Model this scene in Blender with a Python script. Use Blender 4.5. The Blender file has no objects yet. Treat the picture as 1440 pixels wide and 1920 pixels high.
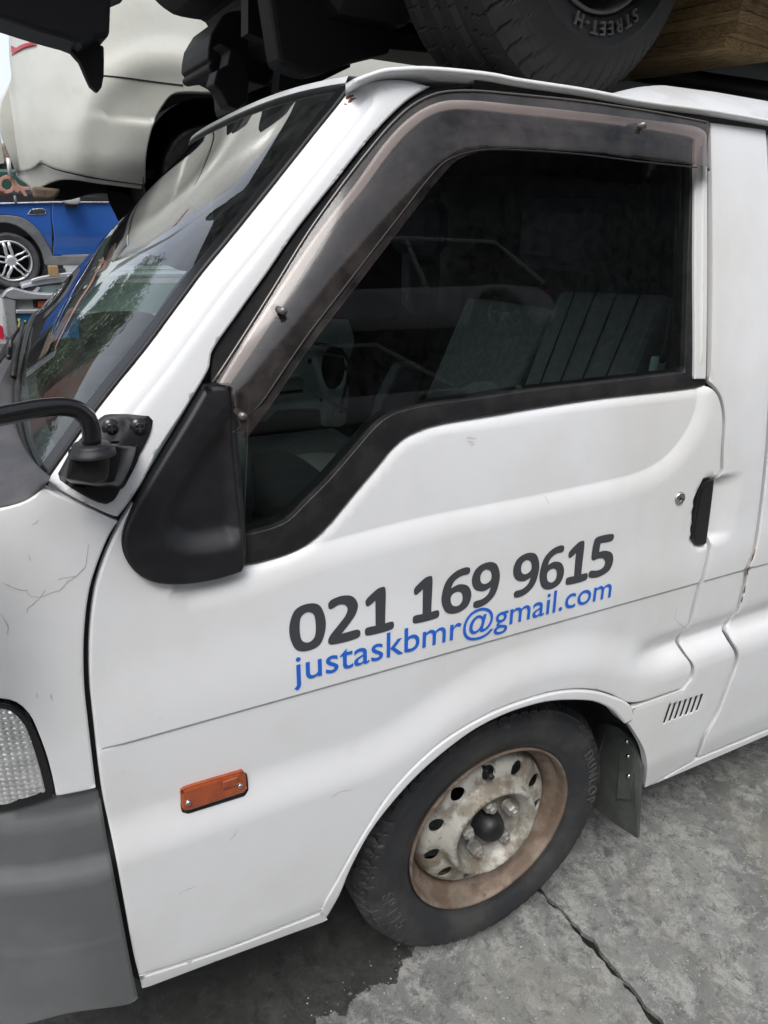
import bpy, math, random
import numpy as np
from mathutils import Vector, Matrix
from mathutils.geometry import delaunay_2d_cdt
R = math.radians
rng = np.random.default_rng(7); random.seed(7)
SC = bpy.context.scene
COL = SC.collection

# ---------------------------------------------------------------- camera
F_PX, YAW, PITCH, ROLL = 1357.81, .50414147, -.38291621, .03623570
CAM = np.array([-.76184, -.87387, 1.45726])
def cam_axes():
    cy, sy, cp, sp, cr, sr = math.cos(YAW), math.sin(YAW), math.cos(PITCH), math.sin(PITCH), math.cos(ROLL), math.sin(ROLL)
    r = np.array([cy, -sy, 0.]); f = np.array([sy*cp, cy*cp, sp]); u = np.cross(r, f)
    return np.array([cr*r+sr*u, -sr*r+cr*u, f])
AX = cam_axes()
cd = bpy.data.cameras.new('camera'); cam = bpy.data.objects.new('camera', cd); COL.objects.link(cam)
cd.sensor_fit = 'HORIZONTAL'; cd.sensor_width = 36; cd.lens = 36*F_PX/1440; cd.clip_start = .05; cd.clip_end = 900
m3 = Matrix((AX[0], AX[1], -AX[2])).transposed()
cam.matrix_world = Matrix.Translation(CAM.tolist()) @ m3.to_4x4()
SC.camera = cam

# ---------------------------------------------------------------- light
SC.view_settings.view_transform = 'Standard'; SC.view_settings.look = 'None'
SC.view_settings.exposure = 0.62; SC.view_settings.gamma = 1
SUN_EL, SUN_AZ = R(58), R(215)
world = bpy.data.worlds.new('World'); SC.world = world; world.use_nodes = True
wn = world.node_tree; bg = wn.nodes['Background']
sky = wn.nodes.new('ShaderNodeTexSky'); sky.sky_type = 'NISHITA'; sky.sun_disc = False
sky.sun_elevation = SUN_EL; sky.sun_rotation = SUN_AZ; sky.dust_density = 3; sky.air_density = 1.0
hs = wn.nodes.new('ShaderNodeHueSaturation'); hs.inputs['Saturation'].default_value = .28; hs.inputs['Value'].default_value = 1.25
wn.links.new(sky.outputs[0], hs.inputs['Color'])
tcw = wn.nodes.new('ShaderNodeTexCoord'); nz = wn.nodes.new('ShaderNodeTexNoise'); nz.inputs['Scale'].default_value = 3.2; nz.inputs['Detail'].default_value = 7
wn.links.new(tcw.outputs['Generated'], nz.inputs['Vector'])
crw = wn.nodes.new('ShaderNodeValToRGB'); crw.color_ramp.elements[0].position = .36; crw.color_ramp.elements[0].color = (.78, .82, .9, 1); crw.color_ramp.elements[1].position = .62; crw.color_ramp.elements[1].color = (1.25, 1.25, 1.25, 1)
wn.links.new(nz.outputs[0], crw.inputs[0])
mxw = wn.nodes.new('ShaderNodeMixRGB'); mxw.blend_type = 'MULTIPLY'; mxw.inputs[0].default_value = 1
wn.links.new(hs.outputs[0], mxw.inputs[1]); wn.links.new(crw.outputs[0], mxw.inputs[2])
wn.links.new(mxw.outputs[0], bg.inputs[0]); bg.inputs[1].default_value = .12
sd = bpy.data.lights.new('sun', 'SUN'); sd.energy = 1.1; sd.angle = R(25); sd.color = (1, .97, .93)
sun = bpy.data.objects.new('sun', sd); COL.objects.link(sun)
# direction to the sun: behind the photographer and high
sdir = Vector((math.sin(SUN_AZ)*math.cos(SUN_EL), math.cos(SUN_AZ)*math.cos(SUN_EL), math.sin(SUN_EL)))
sun.rotation_euler = sdir.to_track_quat('Z', 'Y').to_euler()

# ---------------------------------------------------------------- materials
def lin(h):
    h = h.lstrip('#'); c = [int(h[i:i+2], 16)/255 for i in (0, 2, 4)]
    return tuple(x/12.92 if x <= .04045 else ((x+.055)/1.055)**2.4 for x in c)+(1,)
MATS = {}
def mat(name, col, rough=.5, metal=0, col2=None, scale=8, lo=.4, hi=.65, bump=0, bscale=60, coat=0, alpha=1, trans=0, ior=1.45, emit=None, layers=(), rough2=None, detail=6, stretch=None):
    """principled material: col/col2 mixed by noise; layers = (colour, scale, lo, hi, amount, stretch) of dirt on top"""
    m = bpy.data.materials.new(name); m.use_nodes = True; nt = m.node_tree; N, L = nt.nodes, nt.links
    b = N['Principled BSDF']; b.inputs['Roughness'].default_value = rough; b.inputs['Metallic'].default_value = metal
    b.inputs['IOR'].default_value = ior; b.inputs['Coat Weight'].default_value = coat; b.inputs['Coat Roughness'].default_value = .06
    b.inputs['Alpha'].default_value = alpha; b.inputs['Transmission Weight'].default_value = trans
    b.inputs['Base Color'].default_value = col
    tc = N.new('ShaderNodeTexCoord'); cur = None
    def noise(scale, det=detail, st=None):
        n = N.new('ShaderNodeTexNoise'); n.inputs['Scale'].default_value = scale; n.inputs['Detail'].default_value = det; n.inputs['Roughness'].default_value = .62
        if st:
            mp = N.new('ShaderNodeMapping'); mp.inputs['Scale'].default_value = st; L.new(tc.outputs['Object'], mp.inputs[0]); L.new(mp.outputs[0], n.inputs['Vector'])
        else: L.new(tc.outputs['Object'], n.inputs['Vector'])
        return n
    def ramp(src, lo, hi):
        r = N.new('ShaderNodeMapRange'); r.interpolation_type = 'SMOOTHSTEP'; r.inputs[1].default_value = lo; r.inputs[2].default_value = hi; L.new(src, r.inputs[0]); return r.outputs[0]
    if col2:
        f = ramp(noise(scale, st=stretch).outputs[0], lo, hi)
        mx = N.new('ShaderNodeMixRGB'); mx.inputs[1].default_value = col; mx.inputs[2].default_value = col2; L.new(f, mx.inputs[0]); cur = mx.outputs[0]
        if rough2 is not None:
            mr = N.new('ShaderNodeMapRange'); mr.inputs[3].default_value = rough; mr.inputs[4].default_value = rough2; L.new(f, mr.inputs[0]); L.new(mr.outputs[0], b.inputs['Roughness'])
    for (c, s, l, h, amt, *st) in layers:
        f = ramp(noise(s, st=st[0] if st else None).outputs[0], l, h)
        mu = N.new('ShaderNodeMath'); mu.operation = 'MULTIPLY'; mu.inputs[1].default_value = amt; L.new(f, mu.inputs[0])
        mx = N.new('ShaderNodeMixRGB'); mx.inputs[2].default_value = c; L.new(mu.outputs[0], mx.inputs[0])
        if cur is None: mx.inputs[1].default_value = col
        else: L.new(cur, mx.inputs[1])
        cur = mx.outputs[0]
    if cur is not None: L.new(cur, b.inputs['Base Color'])
    if bump:
        n = noise(bscale, 8); bp = N.new('ShaderNodeBump'); bp.inputs['Strength'].default_value = bump; bp.inputs['Distance'].default_value = .002
        L.new(n.outputs[0], bp.inputs['Height']); L.new(bp.outputs[0], b.inputs['Normal'])
    if emit: b.inputs['Emission Color'].default_value = emit; b.inputs['Emission Strength'].default_value = 1
    MATS[name] = m; return m
def glass(name, tint, rough=0, amount=1.0, ior=1.5, dirt=.06, dcol=(.5, .5, .48, 1), dscale=30):
    """thin sheet glass: tinted see-through with fresnel reflection and a little dust"""
    m = bpy.data.materials.new(name); m.use_nodes = True; nt = m.node_tree; N, L = nt.nodes, nt.links
    out = N['Material Output']; N.remove(N['Principled BSDF'])
    t = N.new('ShaderNodeBsdfTransparent'); t.inputs[0].default_value = tint
    g = N.new('ShaderNodeBsdfGlossy'); g.inputs['Roughness'].default_value = rough
    fr = N.new('ShaderNodeFresnel'); fr.inputs[0].default_value = ior
    geo = N.new('ShaderNodeNewGeometry')
    mu = N.new('ShaderNodeMath'); mu.operation = 'MULTIPLY'; mu.inputs[1].default_value = amount; mu.use_clamp = True
    L.new(fr.outputs[0], mu.inputs[0])
    mx = N.new('ShaderNodeMixShader'); L.new(mu.outputs[0], mx.inputs[0]); L.new(t.outputs[0], mx.inputs[1]); L.new(g.outputs[0], mx.inputs[2])
    d = N.new('ShaderNodeBsdfDiffuse'); d.inputs[0].default_value = dcol
    tc = N.new('ShaderNodeTexCoord'); n = N.new('ShaderNodeTexNoise'); n.inputs['Scale'].default_value = dscale; n.inputs['Detail'].default_value = 10; n.inputs['Roughness'].default_value = .75
    L.new(tc.outputs['Object'], n.inputs['Vector'])
    mr = N.new('ShaderNodeMapRange'); mr.inputs[1].default_value = .35; mr.inputs[2].default_value = .8; mr.inputs[4].default_value = dirt*2; L.new(n.outputs[0], mr.inputs[0])
    m2 = N.new('ShaderNodeMixShader'); L.new(mr.outputs[0], m2.inputs[0]); L.new(mx.outputs[0], m2.inputs[1]); L.new(d.outputs[0], m2.inputs[2])
    L.new(m2.outputs[0], out.inputs[0]); MATS[name] = m; return m

GRIME = (.20, .19, .15, 1)
mat('white_paint', (.79, .795, .80, 1), .32, 0, col2=(.74, .74, .725, 1), scale=4, coat=.5, rough2=.46, bump=.14, bscale=1300,
    layers=[((.60, .585, .53, 1), 2.2, .50, .75, .45, (1, 1, .4)), ((.42, .39, .30, 1), 9, .62, .82, .22, (1, 1, .5)), ((.10, .09, .08, 1), 160, .76, .80, .5)])
mat('white_dirty', (.66, .665, .64, 1), .45, 0, col2=(.50, .49, .42, 1), scale=14, lo=.45, hi=.8, coat=.15, bump=.05, bscale=400,
    layers=[((.16, .15, .10, 1), 40, .60, .74, .5)])
mat('black_plastic', (.010, .010, .012, 1), .40, 0, col2=(.015, .015, .017, 1), scale=30, bump=.25, bscale=1400, layers=[((.5, .5, .5, 1), 220, .78, .80, .5)])
mat('black_rubber', (.010, .010, .011, 1), .48, 0, col2=(.022, .020, .019, 1), scale=25, bump=.2, bscale=300)
mat('gloss_black', (.012, .012, .013, 1), .22)
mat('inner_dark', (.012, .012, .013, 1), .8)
mat('grey_plastic', (.115, .121, .122, 1), .5, 0, col2=(.142, .148, .149, 1), scale=6, bump=.3, bscale=900, layers=[((.45, .47, .47, 1), 60, .74, .80, .25, (1, 1, .25))])
mat('cowl_plastic', (.055, .055, .062, 1), .55, 0, col2=(.085, .083, .085, 1), scale=12, bump=.2, bscale=700)
mat('decal_grey', (.052, .054, .062, 1), .45); mat('decal_blue', (.012, .13, .60, 1), .4)
mat('orange_lens', (.36, .075, .02, 1), .2, 0, col2=(.27, .055, .018, 1), scale=40, coat=.6)
mat('chrome', (.6, .6, .6, 1), .25, 1, col2=(.4, .38, .35, 1), scale=60)
mat('steel_wheel', (.46, .45, .40, 1), .5, .1, col2=(.20, .175, .135, 1), scale=15, lo=.44, hi=.62, bump=.5, bscale=120,
    layers=[((.16, .10, .06, 1), 45, .55, .70, .65), ((.20, .20, .20, 1), 12, .55, .68, .5)])
mat('wheel_rust', (.15, .105, .075, 1), .65, .1, col2=(.25, .195, .15, 1), scale=16, bump=.6, bscale=150, layers=[((.08, .055, .04, 1), 35, .58, .68, .7), ((.10, .09, .08, 1), 9, .5, .62, .35)])
mat('wheel_centre', (.27, .265, .25, 1), .45, .25, col2=(.36, .34, .29, 1), scale=30, bump=.5, bscale=150, layers=[((.12, .11, .10, 1), 20, .5, .68, .6)])
mat('tyre_rubber', (.026, .027, .030, 1), .58, 0, col2=(.055, .054, .052, 1), scale=9, lo=.42, hi=.66, bump=.35, bscale=260, layers=[((.13, .12, .10, 1), 34, .62, .74, .4)])
mat('tyre_dark', (.006, .0057, .0054, 1), .55, 0, col2=(.012, .011, .010, 1), scale=10, lo=.4, hi=.7, bump=.3, bscale=260, layers=[((.05, .046, .042, 1), 22, .60, .74, .4)])
mat('tyre_letter', (.05, .05, .05, 1), .6, 0, col2=(.08, .078, .072, 1), scale=30)
mat('flap_rubber', (.055, .06, .055, 1), .6, 0, col2=(.085, .09, .08, 1), scale=14, bump=.3, bscale=200)
mat('roof_white', (.66, .67, .68, 1), .45, 0, col2=(.55, .55, .54, 1), scale=7, coat=.1, bump=.04, bscale=500)
mat('fabric_grey', (.14, .15, .148, 1), .9, 0, col2=(.18, .19, .186, 1), scale=60, bump=.3, bscale=500)
mat('vinyl_dark', (.03, .032, .04, 1), .6, 0, col2=(.045, .047, .055, 1), scale=20)
mat('inner_metal', (.52, .60, .57, 1), .5, 0, col2=(.40, .47, .45, 1), scale=12)
mat('interior_grey', (.10, .11, .11, 1), .7, 0, col2=(.14, .15, .15, 1), scale=10)
glass('door_glass', (.80, .88, .85, 1), dirt=.008, dscale=60, amount=.85)
glass('screen_glass', (.56, .66, .62, 1), dirt=.04, dscale=25, amount=1.5, dcol=(.4, .42, .42, 1))
glass('smoked_visor', (.56, .48, .45, 1), rough=.08, dirt=.09, dscale=14, dcol=(.34, .29, .27, 1), amount=1.0)
mat('glass_edge', (.45, .60, .55, 1), .2); mat('clad_metal', (.18, .17, .16, 1), .35, .6)

# ---------------------------------------------------------------- object helpers
def link(o): COL.objects.link(o); return o
def tag(o, label=None, cat=None, group=None, kind=None):
    if label: o['label'] = label
    if cat: o['category'] = cat
    if group: o['group'] = group
    if kind: o['kind'] = kind
    return o
def thing(name, loc, label, cat, group=None, rz=0):
    o = link(bpy.data.objects.new(name, None)); o.location = loc; o.rotation_euler = (0, 0, rz); o.empty_display_size = .1
    return tag(o, label, cat, group)
def root_loc(p):
    while p.parent: p = p.parent
    return np.array(p.location[:])
def obj(name, verts, faces, material, parent=None, smooth=True, normals=None, local=False):
    """verts are world coordinates unless local; stored relative to the thing's base"""
    v = np.asarray(verts, float).reshape(-1, 3)
    if parent is not None and not local: v = v-root_loc(parent)
    me = bpy.data.meshes.new(name); me.from_pydata(v.tolist(), [], [list(map(int, f)) for f in faces])
    mats = material if isinstance(material, (list, tuple)) else [material]
    for q in mats: me.materials.append(MATS[q] if isinstance(q, str) else q)
    me.validate(); me.update()
    if smooth: me.polygons.foreach_set('use_smooth', [True]*len(me.polygons))
    if normals is not None and len(normals) == len(me.vertices):
        me.normals_split_custom_set_from_vertices([tuple(n) for n in normals])
    o = link(bpy.data.objects.new(name, me))
    if parent is not None: o.parent = parent
    return o
class MB:
    def __init__(s): s.v = []; s.f = []
    def add(s, v, f):
        b = len(s.v); s.v += [tuple(map(float, p)) for p in v]; s.f += [[i+b for i in q] for q in f]; return s
    def box(s, c, d, rot=None, bev=0):
        """centre, size, optional 3x3; bev chamfers all edges"""
        hx, hy, hz = [q/2 for q in d]
        if bev <= 0:
            P = [(x*hx, y*hy, z*hz) for z in (-1, 1) for y in (-1, 1) for x in (-1, 1)]
            Fc = [(0, 2, 3, 1), (4, 5, 7, 6), (0, 1, 5, 4), (2, 6, 7, 3), (0, 4, 6, 2), (1, 3, 7, 5)]
        else:
            b = min(bev, hx*.9, hy*.9, hz*.9); P = []; idx = {}
            for sx in (-1, 1):
                for sy in (-1, 1):
                    for sz in (-1, 1):
                        for k, q in enumerate(((sx*hx, sy*(hy-b), sz*(hz-b)), (sx*(hx-b), sy*hy, sz*(hz-b)), (sx*(hx-b), sy*(hy-b), sz*hz))):
                            idx[(sx, sy, sz, k)] = len(P); P.append(q)
            Fc = []
            for a in (-1, 1):
                Fc.append([idx[(a, -1, -1, 0)], idx[(a, a, -1, 0)] if 0 else idx[(a, 1, -1, 0)], idx[(a, 1, 1, 0)], idx[(a, -1, 1, 0)]])
                Fc.append([idx[(-1, a, -1, 1)], idx[(1, a, -1, 1)], idx[(1, a, 1, 1)], idx[(-1, a, 1, 1)]])
                Fc.append([idx[(-1, -1, a, 2)], idx[(1, -1, a, 2)], idx[(1, 1, a, 2)], idx[(-1, 1, a, 2)]])
                for c2 in (-1, 1):
                    Fc.append([idx[(a, c2, -1, 0)], idx[(a, c2, -1, 1)], idx[(a, c2, 1, 1)], idx[(a, c2, 1, 0)]])
                    Fc.append([idx[(a, -1, c2, 0)], idx[(a, -1, c2, 2)], idx[(a, 1, c2, 2)], idx[(a, 1, c2, 0)]])
                    Fc.append([idx[(-1, a, c2, 1)], idx[(-1, a, c2, 2)], idx[(1, a, c2, 2)], idx[(1, a, c2, 1)]])
                    for c3 in (-1, 1): Fc.append([idx[(a, c2, c3, 0)], idx[(a, c2, c3, 1)], idx[(a, c2, c3, 2)]])
        P = np.array(P)
        if rot is not None: P = P@np.array(rot).T
        return s.add(P+np.array(c), Fc)
    def tube(s, path, r, seg=12, cap=True, flat=1.0):
        path = np.array(path, float); n = len(path); rr = np.full(n, r) if np.isscalar(r) else np.array(r)
        T = np.gradient(path, axis=0); T /= np.linalg.norm(T, axis=1)[:, None]
        up = np.array([0, 0, 1.]) if abs(T[0][2]) < .9 else np.array([0, 1., 0]); V = []
        a = np.cross(T[0], up); a /= np.linalg.norm(a)
        for i in range(n):
            a = a-T[i]*(a@T[i]); a /= np.linalg.norm(a); b = np.cross(T[i], a)
            for k in range(seg):
                t = 2*math.pi*k/seg; V.append(path[i]+rr[i]*(math.cos(t)*a+flat*math.sin(t)*b))
        Fc = [(i*seg+k, i*seg+(k+1) % seg, (i+1)*seg+(k+1) % seg, (i+1)*seg+k) for i in range(n-1) for k in range(seg)]
        if cap: Fc += [list(range(seg))[::-1], [(n-1)*seg+k for k in range(seg)]]
        return s.add(V, Fc)
    def cyl(s, a, b, r, seg=16): return s.tube([a, (np.array(a)+np.array(b))/2, b], r, seg)
    def build(s, name, material, parent=None, smooth=True, local=False): return obj(name, s.v, s.f, material, parent, smooth, local=local)
def part_box(name, c, d, material, parent, bev=.003, rot=None, smooth=False): return MB().box(c, d, rot, bev).build(name, material, parent, smooth)
def lathe(prof, seg, axis='y', center=(0, 0, 0), a0=0):
    """prof: list of (r, offset along axis)"""
    V, Fc = [], []; n = len(prof)
    for k in range(seg):
        t = 2*math.pi*k/seg+a0; c, s_ = math.cos(t), math.sin(t)
        for r, h in prof: V.append((r*c, h, r*s_))
    for k in range(seg):
        k2 = (k+1) % seg
        for i in range(n-1): Fc.append((k*n+i, k*n+i+1, k2*n+i+1, k2*n+i))
    return np.array(V)+np.array(center), Fc

# ---------------------------------------------------------------- pixels of the survey photo -> rays (building aid)
def ray(px, py):
    d = np.array([(px-720)/F_PX, -(py-960)/F_PX, 1.])@AX; return d
def on_y(px, py, y): d = ray(px, py); return CAM+d*((y-CAM[1])/d[1])
def on_x(px, py, x): d = ray(px, py); return CAM+d*((x-CAM[0])/d[0])
def on_z(px, py, z): d = ray(px, py); return CAM+d*((z-CAM[2])/d[2])

# ---------------------------------------------------------------- van side skin y = S(x, z)
ZK = np.array([-.2, .25, .35, .5, .66, .82, 1.0, 1.12, 1.2, 1.3, 1.4, 1.5, 1.6, 1.7])
YK = np.array([-.01, -.034, -.041, -.050, -.055, -.057, -.050, -.040, -.029, -.008, .016, .042, .070, .10])
def cubic(xk, yk, x):
    m = np.gradient(yk, xk); x = np.clip(x, xk[0], xk[-1]); i = np.clip(np.searchsorted(xk, x)-1, 0, len(xk)-2)
    h = xk[i+1]-xk[i]; t = (x-xk[i])/h
    return (2*t**3-3*t**2+1)*yk[i]+(t**3-2*t**2+t)*h*m[i]+(-2*t**3+3*t**2)*yk[i+1]+(t**3-t**2)*h*m[i+1]
def sst(a, b, x): t = np.clip((x-a)/(b-a), 0, 1); return t*t*(3-2*t)
RC = .34
def S0(x, z):
    x = np.asarray(x, float); z = np.asarray(z, float); y = cubic(ZK, YK, z)
    x0 = -.70+.0*z
    d = np.clip(x0-x, 0, RC*.97)
    w = 1-sst(1.15, 1.35, z)   # nose corner rounds off below the screen only
    return y+(RC-np.sqrt(RC*RC-d*d))*w
def unp0(px, py, off=0, fn=S0):
    d = ray(px, py); y = 0.
    for _ in range(25):
        t = (y+off-CAM[1])/d[1]; P = CAM+d*t; y = .5*y+.5*float(fn(P[0], P[2]))
    t = (y+off-CAM[1])/d[1]; P = CAM+d*t
    return P
def xz(p, off=0):
    if len(p) == 3: return (p[1], p[2])
    P = unp0(p[0], p[1], off); return (P[0], P[2])
def smooth_line(P, step, closed=False, corner=38):
    """Catmull-Rom resample, keeping corners sharper than `corner` degrees"""
    P = np.array(P, float); n = len(P); segs = n if closed else n-1; out = []
    def isc(i):
        if not closed and (i <= 0 or i >= n-1): return True
        a = P[i % n]-P[(i-1) % n]; b = P[(i+1) % n]-P[i % n]
        c = (a@b)/(np.linalg.norm(a)*np.linalg.norm(b)+1e-12); return math.degrees(math.acos(max(-1, min(1, c)))) > corner
    for i in range(segs):
        p1, p2 = P[i % n], P[(i+1) % n]
        p0 = 2*p1-p2 if isc(i) else P[(i-1) % n]; p3 = 2*p2-p1 if isc(i+1) else P[(i+2) % n]
        k = max(1, int(np.linalg.norm(p2-p1)/step+.5))
        l0, l1, l2 = [max(np.linalg.norm(q), 1e-9)**.5 for q in (p1-p0, p2-p1, p3-p2)]
        t0, t1, t2, t3 = 0, l0, l0+l1, l0+l1+l2
        for j in range(k):
            t = t1+(t2-t1)*j/k
            A1 = (t1-t)/(t1-t0)*p0+(t-t0)/(t1-t0)*p1; A2 = (t2-t)/(t2-t1)*p1+(t-t1)/(t2-t1)*p2; A3 = (t3-t)/(t3-t2)*p2+(t-t2)/(t3-t2)*p3
            B1 = (t2-t)/(t2-t0)*A1+(t-t0)/(t2-t0)*A2; B2 = (t3-t)/(t3-t1)*A2+(t-t1)/(t3-t1)*A3
            out.append((t2-t)/(t2-t1)*B1+(t-t1)/(t2-t1)*B2)
    if not closed: out.append(P[-1])
    return np.array(out)
def seg_dist(Q, L, closed=False):
    """distance of points Q(n,2) to polyline L, with sign from the left normal of the nearest segment"""
    A = L if closed else L[:-1]; B = np.roll(L, -1, 0) if closed else L[1:]
    D = B-A; ll = (D**2).sum(1)+1e-18; best = np.full(len(Q), 1e9); sg = np.zeros(len(Q))
    for s in range(0, len(Q), 20000):
        q = Q[s:s+20000]; w = q[:, None, :]-A[None]; t = np.clip((w*D).sum(2)/ll, 0, 1)
        e = w-t[..., None]*D; d2 = (e**2).sum(2); k = d2.argmin(1); r = np.arange(len(q))
        best[s:s+20000] = np.sqrt(d2[r, k]); sg[s:s+20000] = np.sign(D[k, 0]*w[r, k, 1]-D[k, 1]*w[r, k, 0])
    return best, sg
def inside(Q, L):
    c = np.zeros(len(Q), bool); B = np.roll(L, -1, 0)
    for a, b in zip(L, B):
        cnd = ((a[1] > Q[:, 1]) != (b[1] > Q[:, 1]))
        if a[1] != b[1]: c ^= cnd & (Q[:, 0] < (b[0]-a[0])*(Q[:, 1]-a[1])/(b[1]-a[1])+a[0])
    return c
def pts(L, off=0): return np.array([xz(p, off) for p in L])
# feature lines on the skin (all in x, z)
DOOR_WIN_LOW = [(459, 1060), (504, 1049), (546, 1035), (581, 1016), (615, 985), (664, 926), (712, 869), (733, 843), (761, 818), (792, 803), (834, 791), (900, 780), (984, 766), (1129, 744), (1273, 728), (1326, 721)]
L_SHOULDER = smooth_line(pts([(380, 1094), (462, 1073), (560, 1037), (680, 1003), (800, 973), (1000, 934), (1130, 907), (1200, 889), (1250, 862), (1290, 815), (1310, 770), (1317, 728)]), .012)
L_WIN = smooth_line(pts(DOOR_WIN_LOW), .012)
L_BELT = np.c_[np.arange(-.72, 1.8, .012), np.full(210, .8185)]
HANDLE = [(1336, 899), (1324, 902), (1314, 917), (1308, 936), (1299, 1011), (1303, 1018), (1314, 1021), (1321, 1018), (1330, 951)]
P_HANDLE = smooth_line(pts(HANDLE), .004, True)
SC_L = pts([(1330, 951)])[0]; SC_T = pts([(1360, 888)])[0]; SC_B = pts([(1350, 1018)])[0]; SC_R = pts([(1386, 950)])[0]
def S(x, z):
    """full skin with pressings"""
    x = np.asarray(x, float); z = np.asarray(z, float); shp = np.broadcast(x, z).shape
    x = np.broadcast_to(x, shp).ravel(); z = np.broadcast_to(z, shp).ravel(); Q = np.c_[x, z]
    y = S0(x, z)
    # belt crease: above it the skin stands 3 mm proud, undercut line
    y = y-.0036*sst(.8180, .8210, z)*(1-sst(.84, .95, z))*sst(-.725, -.68, x)
    y = y+.0014*np.exp(-((z-.8175)/.0016)**2)*sst(-.722, -.70, x)
    # lower body flare + wheel arch flare
    r = np.hypot(x, z-.31); ra = .435
    d1 = .655-z; d2 = ra-r
    k = .05; h = np.clip(.5+.5*(d1-d2)/k, 0, 1); dm = d2*(1-h)+d1*h+k*h*(1-h)
    far = sst(.22, .36, x)
    w = .055*(1-far)+.03*far
    y = y-.013*sst(-w, w*.6, dm)-.006*far*sst(-.02, .03, .64-z)
    y = y+.012*far*np.exp(-((z-.685)/.022)**2)+.008*far*sst(.70, .62, z)*0
    # sill tuck
    y = y+.008*(1-sst(.30, .40, z))
    # door shoulder
    m = (z > .9) & (x > -.6) & (x < .42)
    if m.any():
        d, s = seg_dist(Q[m], L_SHOULDER); d = d*s
        e = np.where(d > 0, 1.0, (1-np.clip(-d/.04, 0, 1))**2)
        ins = x[m] < L_SHOULDER[-1][0]+.06
        y[m] = y[m]+.0085*e*ins*(1-sst(1.23, 1.25, z[m]))
        d, s = seg_dist(Q[m], L_WIN); d = -d*s
        y[m] = y[m]+.012*(1-np.clip(np.abs(d)/.022, 0, 1))**2*(z[m] < 1.26)
    # handle pocket and scoop
    m = (np.abs(x-SC_L[0]) < .16) & (np.abs(z-SC_L[1]) < .16)
    if m.any():
        xm, zm = x[m], z[m]
        t = np.clip((xm-SC_L[0])/(SC_R[0]-SC_L[0]), 0, 1); ez = sst(0, .022, np.minimum(zm-SC_B[1], SC_T[1]-zm))
        y[m] = y[m]+.022*(1-t)**1.3*ez*(xm >= SC_L[0]-.0)*1.0
        d, _ = seg_dist(Q[m], P_HANDLE, True); ins = inside(Q[m], P_HANDLE)
        y[m] = y[m]+np.where(ins, .009, .009*(1-np.clip(d/.010, 0, 1))**2*(xm < SC_L[0]+.003))
    return y.reshape(shp)
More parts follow.
